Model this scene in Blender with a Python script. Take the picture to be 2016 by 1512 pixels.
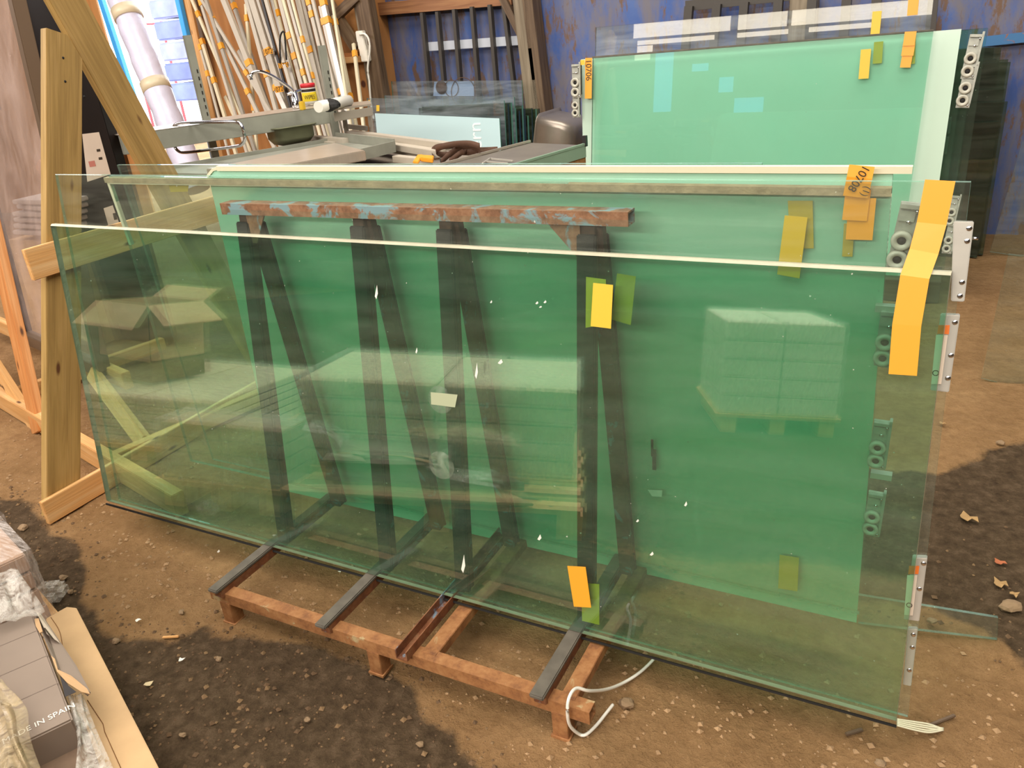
import bpy, bmesh, math, random
from mathutils import Vector, Matrix, noise
random.seed(7)
S = bpy.context.scene
COL = S.collection
for o in list(bpy.data.objects): bpy.data.objects.remove(o)

# ------------------------------------------------------------------ camera
F = 1550.0
CX, CY = 1008.0, 756.0
_xv = Vector((-2080-CX, -(345-CY), -F))
Xw = (-_xv).normalized()
_d = Vector((1334-CX, -(4183-CY), -F)).normalized()
Zw = -_d; Zw = (Zw - Xw*Zw.dot(Xw)).normalized()
Yw = Zw.cross(Xw)
R3 = Matrix((Xw, Yw, Zw))            # world = R3 @ camera
CAM = Vector((0, 0, 1.6))
cd = bpy.data.cameras.new('camera'); cam = bpy.data.objects.new('camera', cd); COL.objects.link(cam)
cam.matrix_world = Matrix.Translation(CAM) @ R3.to_4x4()
cd.sensor_width = 36; cd.lens = F/2016*36; cd.clip_start = .02; cd.clip_end = 200
S.camera = cam

# ------------------------------------------------------------------ light
S.view_settings.view_transform = 'Standard'; S.view_settings.look = 'None'
S.view_settings.gamma = 1; S.view_settings.exposure = 0.32
try: S.view_settings.use_curve_mapping = False
except Exception: pass
S.cycles.transparent_max_bounces = 40; S.cycles.max_bounces = 8
S.cycles.diffuse_bounces = 3; S.cycles.glossy_bounces = 4
S.cycles.caustics_reflective = False; S.cycles.caustics_refractive = False
S.cycles.sample_clamp_indirect = 6
w = bpy.data.worlds.new('world'); S.world = w; w.use_nodes = True
w.node_tree.nodes['Background'].inputs[0].default_value = (.86, .92, 1, 1)
w.node_tree.nodes['Background'].inputs[1].default_value = 5.0
def area(name, loc, target, sx, sy, power, col=(1, .95, .87)):
    l = bpy.data.lights.new(name, 'AREA'); l.shape = 'RECTANGLE'; l.size = sx; l.size_y = sy
    l.energy = power; l.color = col
    o = bpy.data.objects.new(name, l); COL.objects.link(o); o.location = loc
    o.rotation_euler = (Vector(target)-Vector(loc)).to_track_quat('-Z', 'Y').to_euler()
    return o
area('ceiling_fill_front', (-.6, -1.2, 4.85), (-.6, -1.2, 0), 7, 4.5, 430)  # added area lamp under the closed ceiling, standing in for skylights
area('ceiling_fill_middle', (-1.6, 3.9, 4.85), (-1.6, 3.9, 0), 7, 2.0, 240)  # second added ceiling lamp, for rack and table; the roof has no opening
area('side_fill', (-7.5, 1.5, 3.9), (-5.5, 3.5, 1.0), 3, 2, 150, (1, .93, .9))  # added fill lamp that brightens the left end
area('rear_fill', (-2.0, -7.4, 4.62), (-1.6, 4, 1.0), 8, .45, 520, (1, .95, .88))  # added frontal fill lamp, hung high so the glass does not mirror it

# ------------------------------------------------------------------ helpers
def at(px, py, axis, val):
    r = R3 @ Vector((px-CX, -(py-CY), -F))
    return CAM + r*((val-CAM[axis])/r[axis])
def lin(h):
    h = h.lstrip('#'); out = []
    for i in (0, 2, 4):
        c = int(h[i:i+2], 16)/255
        out.append(c/12.92 if c <= .04045 else ((c+.055)/1.055)**2.4)
    return (*out, 1)
V = Vector
WM = {}
def place(o, M, parent=None):
    WM[o] = M
    if parent is not None:
        o.parent = parent; o.matrix_basis = WM[parent].inverted() @ M
    else: o.matrix_basis = M
def tag(o, label=None, cat=None, group=None, kind=None):
    if label: o['label'] = label
    if cat: o['category'] = cat
    if group: o['group'] = group
    if kind: o['kind'] = kind
    return o
def empty(name, loc, label, cat, group=None, M=None):
    o = bpy.data.objects.new(name, None); COL.objects.link(o); o.empty_display_size = .05
    place(o, M if M is not None else Matrix.Translation(V(loc))); tag(o, label, cat, group); return o
def frame(o, x, y, z):
    M = Matrix((x, y, z)).transposed().to_4x4(); M.translation = o; return M
class MB:
    def __init__(s): s.v = []; s.f = []; s.m = []; s.sm = []
    def add(s, vs, fs, mi=0, smooth=False):
        b = len(s.v); s.v += [V(p) for p in vs]
        for f in fs: s.f.append([i+b for i in f]); s.m.append(mi); s.sm.append(smooth)
        return s
    def box(s, c, size, M=None, mi=0):
        hx, hy, hz = [q/2 for q in size]; c = V(c)
        vs = [V((sx*hx, sy*hy, sz*hz)) for sz in (-1, 1) for sy in (-1, 1) for sx in (-1, 1)]
        if M is not None: vs = [M @ p for p in vs]
        s.add([c+p for p in vs], [(0, 2, 3, 1), (4, 5, 7, 6), (0, 1, 5, 4), (2, 6, 7, 3), (0, 4, 6, 2), (1, 3, 7, 5)], mi); return s
    def box2(s, a, b, mi=0):
        a = V(a); b = V(b); return s.box((a+b)/2, [abs(q) for q in (b-a)], None, mi)
    def prism(s, poly, ext, mi=0, mside=None):
        n = len(poly); poly = [V(p) for p in poly]; ext = V(ext)
        s.add(poly+[p+ext for p in poly], [tuple(range(n))[::-1], tuple(range(n, 2*n))], mi)
        s.add(poly+[p+ext for p in poly], [(i, (i+1) % n, n+(i+1) % n, n+i) for i in range(n)], mi if mside is None else mside); return s
    def tube(s, pts, r, n=10, mi=0, flat=1.0, caps=True):
        pts = [V(p) for p in pts]; rings = []; ref = V((0, 0, 1))
        for i, p in enumerate(pts):
            t = (pts[min(i+1, len(pts)-1)]-pts[max(i-1, 0)]).normalized()
            a = t.cross(ref)
            if a.length < .05: a = t.cross(V((0, 1, 0)))
            a.normalize(); b = a.cross(t).normalized()
            rr = r[i] if isinstance(r, (list, tuple)) else r
            rings.append([p+(a*math.cos(q)+b*math.sin(q)*flat)*rr for q in [2*math.pi*k/n for k in range(n)]])
        vs = [q for g in rings for q in g]; fs = []
        for i in range(len(pts)-1):
            for k in range(n): fs.append((i*n+k, i*n+(k+1) % n, (i+1)*n+(k+1) % n, (i+1)*n+k))
        s.add(vs, fs, mi, True)
        if caps: s.add(rings[0]+rings[-1], [tuple(range(n))[::-1], tuple(range(n, 2*n))], mi)
        return s
    def lathe(s, prof, M, n=24, mi=0):
        vs = []; fs = []
        for r, z in prof:
            for k in range(n):
                q = 2*math.pi*k/n; vs.append(M @ V((r*math.cos(q), r*math.sin(q), z)))
        for i in range(len(prof)-1):
            for k in range(n): fs.append((i*n+k, i*n+(k+1) % n, (i+1)*n+(k+1) % n, (i+1)*n+k))
        s.add(vs, fs, mi, True); return s
    def build(s, name, mats, parent=None, M=None, bevel=0, label=None, cat=None, group=None, kind=None):
        if not isinstance(mats, (list, tuple)): mats = [mats]
        if M is None:
            xs = [p.x for p in s.v]; ys = [p.y for p in s.v]; zs = [p.z for p in s.v]
            M = Matrix.Translation(V(((min(xs)+max(xs))/2, (min(ys)+max(ys))/2, min(zs))))
        I = M.inverted(); me = bpy.data.meshes.new(name)
        me.from_pydata([I @ p for p in s.v], [], s.f)
        for m in mats: me.materials.append(m)
        me.polygons.foreach_set('material_index', s.m); me.polygons.foreach_set('use_smooth', s.sm)
        bm = bmesh.new(); bm.from_mesh(me)
        bmesh.ops.remove_doubles(bm, verts=bm.verts, dist=1e-5)
        bmesh.ops.recalc_face_normals(bm, faces=bm.faces)
        if bevel:
            es = [e for e in bm.edges if len(e.link_faces) == 2 and e.calc_face_angle(0) > .6]
            bmesh.ops.bevel(bm, geom=es, offset=bevel, segments=2, affect='EDGES', clamp_overlap=True)
        bm.to_mesh(me); bm.free()
        o = bpy.data.objects.new(name, me); COL.objects.link(o); place(o, M, parent); tag(o, label, cat, group, kind); return o
def bar(name, p0, p1, w_, t_, mat, parent=None, side=(1, 0, 0), bevel=.0015, ends=None, **kw):
    """square section bar, w_ along side, t_ across; local Z runs along its length"""
    p0 = V(p0); p1 = V(p1); z = (p1-p0); L = z.length; z.normalize()
    x = V(side)
    if (x-z*x.dot(z)).length < .05: x = V((0, 0, 1)) if abs(z.z) < .9 else V((0, 1, 0))
    x = (x-z*x.dot(z)).normalized(); y = z.cross(x); M = frame((p0+p1)/2, x, y, z)
    b = MB()
    if ends is None: b.box((0, 0, 0), (w_, t_, L))
    else: b.prism([(q[0]*w_/2, -t_/2, q[1]) for q in ends(L)], (0, t_, 0))
    b.v = [M @ p for p in b.v]
    return b.build(name, mat, parent, M, bevel, **kw)
def hollow(name, p0, p1, w_, h_, th, mat, parent=None, side=(1, 0, 0), openside=None, **kw):
    """rectangular hollow tube or (openside) channel"""
    p0 = V(p0); p1 = V(p1); z = (p1-p0); L = z.length; z.normalize()
    x = V(side)
    if (x-z*x.dot(z)).length < .05: x = V((0, 0, 1)) if abs(z.z) < .9 else V((0, 1, 0))
    x = (x-z*x.dot(z)).normalized(); y = z.cross(x); M = frame((p0+p1)/2, x, y, z); b = MB()
    b.box((-w_/2+th/2, 0, 0), (th, h_, L)).box((w_/2-th/2, 0, 0), (th, h_, L))
    if openside != '+y': b.box((0, h_/2-th/2, 0), (w_-2*th, th, L))
    if openside != '-y': b.box((0, -h_/2+th/2, 0), (w_-2*th, th, L))
    b.v = [M @ p for p in b.v]
    return b.build(name, mat, parent, M, 0, **kw)
def text(body, size, M, mat, parent, name='lettering', ext=.0003, font_scale=(1, 1)):
    c = bpy.data.curves.new('t', 'FONT'); c.body = body; c.size = size; c.extrude = ext; c.align_x = 'CENTER'; c.align_y = 'CENTER'
    t = bpy.data.objects.new('t', c); COL.objects.link(t)
    dg = bpy.context.evaluated_depsgraph_get(); dg.update()
    me = bpy.data.meshes.new_from_object(t.evaluated_get(dg)); bpy.data.objects.remove(t)
    me.materials.clear(); me.materials.append(mat)
    for v in me.vertices: v.co.x *= font_scale[0]; v.co.y *= font_scale[1]
    o = bpy.data.objects.new(name, me); COL.objects.link(o); place(o, M, parent); return o

# ------------------------------------------------------------------ materials
def newmat(name):
    m = bpy.data.materials.new(name); m.use_nodes = True; nt = m.node_tree
    for n in list(nt.nodes): nt.nodes.remove(n)
    out = nt.nodes.new('ShaderNodeOutputMaterial'); return m, nt, out
def N(nt, t, **kw):
    n = nt.nodes.new(t)
    for k, v in kw.items():
        if k.startswith('i_'): n.inputs[k[2:].replace('_', ' ')].default_value = v
        else: setattr(n, k, v)
    return n
def L(nt, a, b): nt.links.new(a, b)
def ramp(nt, fac, stops):
    r = nt.nodes.new('ShaderNodeValToRGB'); L(nt, fac, r.inputs[0]); e = r.color_ramp.elements
    while len(e) < len(stops): e.new(.5)
    for q, (p, c) in zip(e, stops): q.position = p; q.color = c if len(c) == 4 else (*c, 1)
    return r.outputs[0]
def coords(nt, scale=(1, 1, 1), kind='Object'):
    tc = nt.nodes.new('ShaderNodeTexCoord'); mp = nt.nodes.new('ShaderNodeMapping'); mp.inputs['Scale'].default_value = scale
    L(nt, tc.outputs[kind], mp.inputs[0]); return mp.outputs[0]
def noise_t(nt, co, scale, detail=5, rough=.55, dist=0):
    n = N(nt, 'ShaderNodeTexNoise', i_Scale=scale, i_Detail=detail, i_Roughness=rough, i_Distortion=dist); L(nt, co, n.inputs['Vector']); return n.outputs['Fac']
def mixc(nt, fac, a, b, mode='MIX'):
    m = nt.nodes.new('ShaderNodeMix'); m.data_type = 'RGBA'; m.blend_type = mode
    for sock, v in ((m.inputs[0], fac), (m.inputs[6], a), (m.inputs[7], b)):
        if hasattr(v, 'is_linked'): L(nt, v, sock)
        else: sock.default_value = v
    return m.outputs[2]
def P(name, col, rough=.6, metal=0, spec=.5, noise_amt=0, nscale=8, nsc=(1, 1, 1), bump=0, bscale=40, col2=None, coat=0, trans=0, alpha=1):
    m, nt, out = newmat(name); b = nt.nodes.new('ShaderNodeBsdfPrincipled'); L(nt, b.outputs[0], out.inputs[0])
    c = lin(col) if isinstance(col, str) else (*col[:3], 1)
    b.inputs['Base Color'].default_value = c; b.inputs['Roughness'].default_value = rough; b.inputs['Metallic'].default_value = metal
    b.inputs['Specular IOR Level'].default_value = spec; b.inputs['Coat Weight'].default_value = coat
    b.inputs['Transmission Weight'].default_value = trans; b.inputs['Alpha'].default_value = alpha
    if noise_amt or col2 or bump:
        co = coords(nt, nsc)
        if noise_amt or col2:
            c2 = lin(col2) if col2 else tuple(q*(1-noise_amt) for q in c[:3])+(1,)
            L(nt, ramp(nt, noise_t(nt, co, nscale), [(.3, c2), (.7, c)]), b.inputs['Base Color'])
        if bump:
            bp = N(nt, 'ShaderNodeBump', i_Strength=bump, i_Distance=.01); L(nt, noise_t(nt, co, bscale), bp.inputs['Height']); L(nt, bp.outputs[0], b.inputs['Normal'])
    return m
def wood(name, c1, c2, c3, knots=True, rough=.6, sc=1.0):
    """grain runs along local Z"""
    m, nt, out = newmat(name); b = nt.nodes.new('ShaderNodeBsdfPrincipled'); L(nt, b.outputs[0], out.inputs[0]); b.inputs['Roughness'].default_value = rough
    co = coords(nt, (14*sc, 14*sc, .9*sc)); n1 = noise_t(nt, co, 2.2, 3, .5, .8)
    col = ramp(nt, n1, [(.25, lin(c1)), (.5, lin(c2)), (.75, lin(c3))])
    co2 = coords(nt, (120*sc, 120*sc, 2*sc)); n2 = noise_t(nt, co2, 2, 4, .6)
    col = mixc(nt, .35, col, ramp(nt, n2, [(.35, (.45, .4, .35)), (.65, (1, 1, 1))]), 'MULTIPLY')
    if knots:
        v = N(nt, 'ShaderNodeTexVoronoi', i_Scale=1.0); L(nt, coords(nt, (9*sc, 9*sc, 3.0*sc)), v.inputs['Vector'])
        col = mixc(nt, ramp(nt, v.outputs['Distance'], [(.045, (1, 1, 1)), (.1, (0, 0, 0))]), col, lin('#5a3418'))
    L(nt, col, b.inputs['Base Color'])
    bp = N(nt, 'ShaderNodeBump', i_Strength=.25, i_Distance=.002); L(nt, n2, bp.inputs['Height']); L(nt, bp.outputs[0], b.inputs['Normal'])
    return m
def rusty(name, rust=('#6b3d22', '#9a6038', '#b5794c'), paint='#6f9aa0', amount=.5, scale=14):
    m, nt, out = newmat(name); b = nt.nodes.new('ShaderNodeBsdfPrincipled'); L(nt, b.outputs[0], out.inputs[0])
    co = coords(nt); n = noise_t(nt, co, scale*2, 8, .7); base = ramp(nt, n, [(.3, lin(rust[0])), (.5, lin(rust[1])), (.72, lin(rust[2]))])
    k = noise_t(nt, co, scale, 6, .62, .6)
    mask = ramp(nt, k, [(amount-.03, (0, 0, 0)), (amount+.03, (1, 1, 1))])
    L(nt, mixc(nt, mask, base, lin(paint)), b.inputs['Base Color']); b.inputs['Roughness'].default_value = .7
    bp = N(nt, 'ShaderNodeBump', i_Strength=.35, i_Distance=.002); L(nt, n, bp.inputs['Height']); L(nt, bp.outputs[0], b.inputs['Normal'])
    return m
def glass(name, tint, dust=.03, refl=1.0, streak=True, haze=(.75, .72, .6)):
    """one face of a pane: tinted see-through, mirror share by viewing angle, thin dust film"""
    m, nt, out = newmat(name)
    geo = nt.nodes.new('ShaderNodeNewGeometry')
    dot = N(nt, 'ShaderNodeVectorMath', operation='DOT_PRODUCT'); L(nt, geo.outputs['Incoming'], dot.inputs[0]); L(nt, geo.outputs['Normal'], dot.inputs[1])
    ab = N(nt, 'ShaderNodeMath', operation='ABSOLUTE'); L(nt, dot.outputs['Value'], ab.inputs[0])
    om = N(nt, 'ShaderNodeMath', operation='SUBTRACT'); om.inputs[0].default_value = 1; L(nt, ab.outputs[0], om.inputs[1])
    pw = N(nt, 'ShaderNodeMath', operation='POWER'); L(nt, om.outputs[0], pw.inputs[0]); pw.inputs[1].default_value = 5
    fr = N(nt, 'ShaderNodeMath', operation='MULTIPLY_ADD'); L(nt, pw.outputs[0], fr.inputs[0]); fr.inputs[1].default_value = .95*refl; fr.inputs[2].default_value = .042*refl
    tr = nt.nodes.new('ShaderNodeBsdfTransparent'); tr.inputs[0].default_value = (*tint, 1)
    gl = nt.nodes.new('ShaderNodeBsdfGlossy'); gl.inputs['Roughness'].default_value = .0; gl.inputs[0].default_value = (1, 1, 1, 1)
    mx = nt.nodes.new('ShaderNodeMixShader'); L(nt, fr.outputs[0], mx.inputs[0]); L(nt, tr.outputs[0], mx.inputs[1]); L(nt, gl.outputs[0], mx.inputs[2])
    if dust:
        df = nt.nodes.new('ShaderNodeBsdfDiffuse'); df.inputs[0].default_value = (*haze, 1)
        co = coords(nt, (1.2, 9, 1)) if streak else coords(nt)
        n = noise_t(nt, co, 2.5, 5, .6, .5); mr = N(nt, 'ShaderNodeMapRange'); L(nt, n, mr.inputs[0])
        mr.inputs[1].default_value = .35; mr.inputs[2].default_value = .75; mr.inputs[3].default_value = dust*.35; mr.inputs[4].default_value = dust*1.6
        sp = noise_t(nt, coords(nt, (1, 1, 1)), 95, 1, .4); sm = ramp(nt, sp, [(.80, (0, 0, 0)), (.83, (.5, .5, .5))])
        ad = N(nt, 'ShaderNodeMath', operation='ADD', use_clamp=True); L(nt, mr.outputs[0], ad.inputs[0]); L(nt, sm, ad.inputs[1])
        m2 = nt.nodes.new('ShaderNodeMixShader'); L(nt, ad.outputs[0], m2.inputs[0]); L(nt, mx.outputs[0], m2.inputs[1]); L(nt, df.outputs[0], m2.inputs[2]); mx = m2
    L(nt, mx.outputs[0], out.inputs[0]); return m
def film(name, alpha=.35, col='#d8d0c4', rough=.18, bump=.8, bs=(6, 6, 6)):
    m, nt, out = newmat(name); b = nt.nodes.new('ShaderNodeBsdfPrincipled'); b.inputs['Base Color'].default_value = lin(col); b.inputs['Roughness'].default_value = rough
    b.inputs['Specular IOR Level'].default_value = .8
    co = coords(nt, bs); n = noise_t(nt, co, 3, 6, .65, 1.2)
    bp = N(nt, 'ShaderNodeBump', i_Strength=bump, i_Distance=.007); L(nt, n, bp.inputs['Height']); L(nt, bp.outputs[0], b.inputs['Normal'])
    tr = nt.nodes.new('ShaderNodeBsdfTransparent'); mx = nt.nodes.new('ShaderNodeMixShader')
    mr = N(nt, 'ShaderNodeMapRange'); L(nt, n, mr.inputs[0]); mr.inputs[1].default_value = .35; mr.inputs[2].default_value = .7
    mr.inputs[3].default_value = max(0, alpha-.25); mr.inputs[4].default_value = min(1, alpha+.3)
    L(nt, mr.outputs[0], mx.inputs[0]); L(nt, tr.outputs[0], mx.inputs[1]); L(nt, b.outputs[0], mx.inputs[2]); L(nt, mx.outputs[0], out.inputs[0]); return m
def emit(name, col, st):
    m, nt, out = newmat(name); e = nt.nodes.new('ShaderNodeEmission'); e.inputs[0].default_value = lin(col); e.inputs[1].default_value = st; L(nt, e.outputs[0], out.inputs[0]); return m

G_heavy = glass('heavy_green_glass', (.745, .96, .86), dust=.02, refl=2.9)
G_clear = glass('clear_glass', (.93, .975, .95), dust=.03, refl=1.1)
G_edge = P('ground_glass_edge', '#bfb89e', .45, bump=.3, bscale=60, noise_amt=.25)
G_edge2 = P('green_glass_edge', '#5c987a', .15, spec=.8)
G_edge3 = glass('pale_glass_edge', (.55, .78, .66), dust=.3, streak=False, haze=(.5, .72, .6))
G_darkedge = P('dark_green_glass_edge', '#143427', .15, spec=.7)
G_turq = glass('turquoise_glass', (.80, .955, .90), dust=.02, streak=False)
G_blue = glass('small_pane_glass', (.90, .95, .95), dust=.09, refl=2.5, haze=(.8, .84, .88))
G_dark = glass('dark_stack_glass', (.5, .62, .5), dust=.03)
M_frost = P('frosted_green', '#acdcc0', .16, spec=.5, noise_amt=.07, nscale=1.5)
M_frost2 = P('frosted_pale', '#c4dac6', .2, spec=.5, noise_amt=.05, nscale=2)
M_frostblue = P('frosted_blue_white', '#bcd6d8', .25, spec=.5)
M_rim = P('pale_seal', '#d9d2b4', .5)
M_dusty = P('dusty_edge_seal', '#a89878', .8, noise_amt=.35, nscale=30, bump=.4)
M_rubber = P('black_rubber', '#1d1a17', .75, bump=.3, bscale=60, noise_amt=.3)
M_rubber2 = P('grey_worn_rubber', '#686054', .75, noise_amt=.35, nscale=25)
M_rust = rusty('rusty_base_steel', ('#70462a', '#98663c', '#ae7e50'), '#b09a70', amount=.66)
M_rust2 = rusty('rust_and_blue_paint', ('#553a26', '#805a3e', '#967456'), '#6f8a8c', .55, 15)
M_rail = rusty('rail_steel', ('#4a2c1c', '#7d4a2b', '#8f6a4a'), '#7d92a0', .56, 9)
M_dkrust = rusty('dark_steel', ('#2b1d14', '#4a3020', '#5f4029'), '#4f7480', .6, 14)
M_steel = P('grey_green_steel', '#9a9a8c', .5, metal=.15, noise_amt=.25, nscale=6)
M_alu = P('aluminium', '#c8c2b6', .35, metal=.4, noise_amt=.15, nscale=12)
M_aluw = P('white_lacquered_aluminium', '#bcb1a0', .45, noise_amt=.08, nscale=10)
M_alug = P('grey_profile', '#a59c8e', .4, metal=.3)
M_alub = P('cream_profile', '#d6c9a8', .45)
M_black = P('black_lacquer', '#1e1714', .4, noise_amt=.2)
M_brownfr = P('brown_anodised', '#75604d', .4, metal=.3)
M_stain = P('stainless_steel', '#c4b8a8', .3, metal=.5, noise_amt=.12, nscale=9, nsc=(1, 8, 1))
M_chrome = P('chrome', '#d8d8dc', .08, metal=1)
M_tape = P('orange_yellow_tape', '#e89e2c', .45)
M_tape2 = P('yellow_tape', '#dcb434', .5)
M_ink = P('dark_ink', '#3a2c1a', .6)
M_white = P('white_plastic', '#e8e2d4', .5)
M_wall = None
W_treat = wood('treated_timber', '#8f703c', '#ac8a4e', '#be9a60', knots=True)
W_fresh = wood('fresh_pine', '#d09a5c', '#dda768', '#e8bc84', knots=True)
W_orange = wood('orange_pine', '#c27a40', '#d08a4c', '#dca068', knots=True)
W_dark = wood('old_dark_timber', '#4e3a26', '#66503a', '#7c664c', knots=False)
W_grey = wood('weathered_timber', '#6a5c48', '#857660', '#9a8b74', knots=False)
M_card = P('cardboard', '#c8a478', .85, noise_amt=.18, nscale=6, bump=.15, bscale=30)
M_cardg = P('grey_brown_carton', '#8b7a6c', .8, noise_amt=.12, nscale=4)
M_cardd = P('torn_cardboard', '#b8946c', .9)
M_paper = P('paper_label', '#e0cdb8', .7, noise_amt=.06)
M_film = film('plastic_film', .24, '#e8e0d4', .15, .5, (12, 12, 4))
M_film2 = film('yellowed_plastic_film', .26, '#dcc49a', .2, .5, (14, 5, 5))
M_filmt = film('stretch_film', .22, '#f0e4dc', .12, .5, (3, 20, 3))
M_tile = P('wrapped_tile_boxes', '#b09078', .7, noise_amt=.2, nscale=9, nsc=(1, 1, 14))
M_red = P('red_plastic', '#c8242a', .4)
M_blue = P('blue_plastic', '#48acf4', .5)
M_strap = P('brown_strap', '#5a3d2c', .8, noise_amt=.2, bump=.3)
M_leaf = P('dry_leaf', '#b08c5c', .9, noise_amt=.25, nscale=30)
M_stone = P('stone', '#94795a', .9, noise_amt=.25, nscale=20, bump=.5)
M_green = P('green_painted_channel', '#8aa58c', .5, noise_amt=.15)

# ------------------------------------------------------------------ the setting
def ground_mat():
    m, nt, out = newmat('trodden_earth'); b = nt.nodes.new('ShaderNodeBsdfPrincipled'); L(nt, b.outputs[0], out.inputs[0]); b.inputs['Roughness'].default_value = .95
    b.inputs['Specular IOR Level'].default_value = .15
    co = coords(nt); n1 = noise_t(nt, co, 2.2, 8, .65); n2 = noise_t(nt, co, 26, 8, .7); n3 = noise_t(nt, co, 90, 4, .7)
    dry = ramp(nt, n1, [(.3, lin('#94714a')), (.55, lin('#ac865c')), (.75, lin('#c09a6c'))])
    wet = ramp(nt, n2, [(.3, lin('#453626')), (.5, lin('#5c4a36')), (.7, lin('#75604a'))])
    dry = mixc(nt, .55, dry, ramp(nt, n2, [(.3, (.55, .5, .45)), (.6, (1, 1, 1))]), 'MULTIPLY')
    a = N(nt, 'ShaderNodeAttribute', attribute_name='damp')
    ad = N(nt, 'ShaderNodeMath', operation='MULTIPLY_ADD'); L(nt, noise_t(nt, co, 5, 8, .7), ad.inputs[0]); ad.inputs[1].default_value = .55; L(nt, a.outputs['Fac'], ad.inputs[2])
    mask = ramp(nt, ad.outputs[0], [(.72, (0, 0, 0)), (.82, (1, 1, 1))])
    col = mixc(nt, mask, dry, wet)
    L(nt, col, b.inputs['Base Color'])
    bp = N(nt, 'ShaderNodeBump', i_Strength=1, i_Distance=.026); L(nt, n2, bp.inputs['Height'])
    bp2 = N(nt, 'ShaderNodeBump', i_Strength=.7, i_Distance=.006); L(nt, n3, bp2.inputs['Height']); L(nt, bp.outputs[0], bp2.inputs['Normal']); L(nt, bp2.outputs[0], b.inputs['Normal'])
    return m
def axis_vals(lo, a, b, hi, fine, coarse):
    v = []; x = lo
    while x < a: v.append(x); x += coarse
    x = a
    while x < b: v.append(x); x += fine
    x = b
    while x <= hi+1e-6: v.append(x); x += coarse
    return v
G_M = ground_mat()
def gp(pts): return [(at(x, y, 2, 0).x, at(x, y, 2, 0).y) for x, y in pts]
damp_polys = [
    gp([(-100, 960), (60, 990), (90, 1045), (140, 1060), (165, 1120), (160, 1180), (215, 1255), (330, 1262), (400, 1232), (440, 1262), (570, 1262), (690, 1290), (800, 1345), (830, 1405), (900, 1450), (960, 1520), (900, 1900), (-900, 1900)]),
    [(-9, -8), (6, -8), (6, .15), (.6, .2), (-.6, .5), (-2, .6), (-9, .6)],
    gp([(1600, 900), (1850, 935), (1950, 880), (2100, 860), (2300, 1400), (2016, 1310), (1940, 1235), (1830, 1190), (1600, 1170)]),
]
def sdist(x, y, poly):
    ins = False; dm = 1e9; n = len(poly)
    for i in range(n):
        x1, y1 = poly[i]; x2, y2 = poly[(i+1) % n]
        if (y1 > y) != (y2 > y) and x < (x2-x1)*(y-y1)/(y2-y1)+x1: ins = not ins
        dx, dy = x2-x1, y2-y1; t = max(0, min(1, ((x-x1)*dx+(y-y1)*dy)/(dx*dx+dy*dy+1e-12)))
        dm = min(dm, math.hypot(x-x1-t*dx, y-y1-t*dy))
    return dm if ins else -dm
def gz(x, y):
    q = V((x, y, 0)); h = noise.fractal(q*1.1, .9, 2, 3)*.012+noise.fractal(q*9, .8, 2, 4)*.0075+noise.fractal(q*28, .8, 2, 2)*.002
    return h - .006
xs = axis_vals(-14, -4.6, 1.2, 9, .026, .5); ys = axis_vals(-8, .5, 3.6, 16, .026, .5)
vs = [(x, y, gz(x, y)) for y in ys for x in xs]; nx = len(xs)
fs = [(j*nx+i, j*nx+i+1, (j+1)*nx+i+1, (j+1)*nx+i) for j in range(len(ys)-1) for i in range(nx-1)]
me = bpy.data.meshes.new('floor'); me.from_pydata(vs, [], fs); me.materials.append(G_M)
me.polygons.foreach_set('use_smooth', [True]*len(fs))
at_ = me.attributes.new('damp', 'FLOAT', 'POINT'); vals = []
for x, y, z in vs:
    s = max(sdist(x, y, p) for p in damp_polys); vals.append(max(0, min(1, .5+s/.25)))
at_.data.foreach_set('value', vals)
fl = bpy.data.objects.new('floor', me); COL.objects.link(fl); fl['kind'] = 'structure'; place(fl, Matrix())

def blue_wall_mat():
    m, nt, out = newmat('weathered_blue_sheet'); b = nt.nodes.new('ShaderNodeBsdfPrincipled'); L(nt, b.outputs[0], out.inputs[0]); b.inputs['Roughness'].default_value = .6
    co = coords(nt); n1 = noise_t(nt, co, 1.3, 6, .6); base = ramp(nt, n1, [(.3, lin('#24448a')), (.5, lin('#345698')), (.7, lin('#4c68a0'))])
    n2 = noise_t(nt, coords(nt, (3.2, 1, .9)), 1.6, 9, .72, .4)
    col = mixc(nt, ramp(nt, n2, [(.40, (.08, .08, .08)), (.60, (.8, .8, .8))]), base, lin('#756a62'))
    n3 = noise_t(nt, coords(nt, (4, 1, 1.2)), 2.2, 10, .75)
    col = mixc(nt, ramp(nt, n3, [(.53, (0, 0, 0)), (.58, (.95, .95, .95))]), col, lin('#6a4e38'))
    L(nt, col, b.inputs['Base Color']); return m
M_bw = blue_wall_mat()
def ply_mat():
    m, nt, out = newmat('plywood_sheet'); b = nt.nodes.new('ShaderNodeBsdfPrincipled'); L(nt, b.outputs[0], out.inputs[0]); b.inputs['Roughness'].default_value = .7
    n1 = noise_t(nt, coords(nt, (5, 1, .6)), 1.5, 4, .5, .8); col = ramp(nt, n1, [(.3, lin('#a8703c')), (.55, lin('#bd8248')), (.8, lin('#c9935c'))])
    v = N(nt, 'ShaderNodeTexVoronoi', i_Scale=2.6); L(nt, coords(nt, (1, 1, .8)), v.inputs['Vector'])
    col = mixc(nt, ramp(nt, v.outputs['Distance'], [(.05, (1, 1, 1)), (.08, (0, 0, 0))]), col, lin('#5a2c14'))
    L(nt, col, b.inputs['Base Color']); return m
M_ply = ply_mat()
YB = 6.35; YP = 6.0; HT = 5.0
pxX = lambda px, py, Y: at(px, py, 1, Y).x
MB().box2((-6.2, YB, -.1), (7, YB+.06, HT)).build('wall_back', M_bw, kind='structure')
xr = pxX(728, 120, YP); xl = pxX(372, 60, YP); x_jl = pxX(205, 60, YP)
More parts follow.
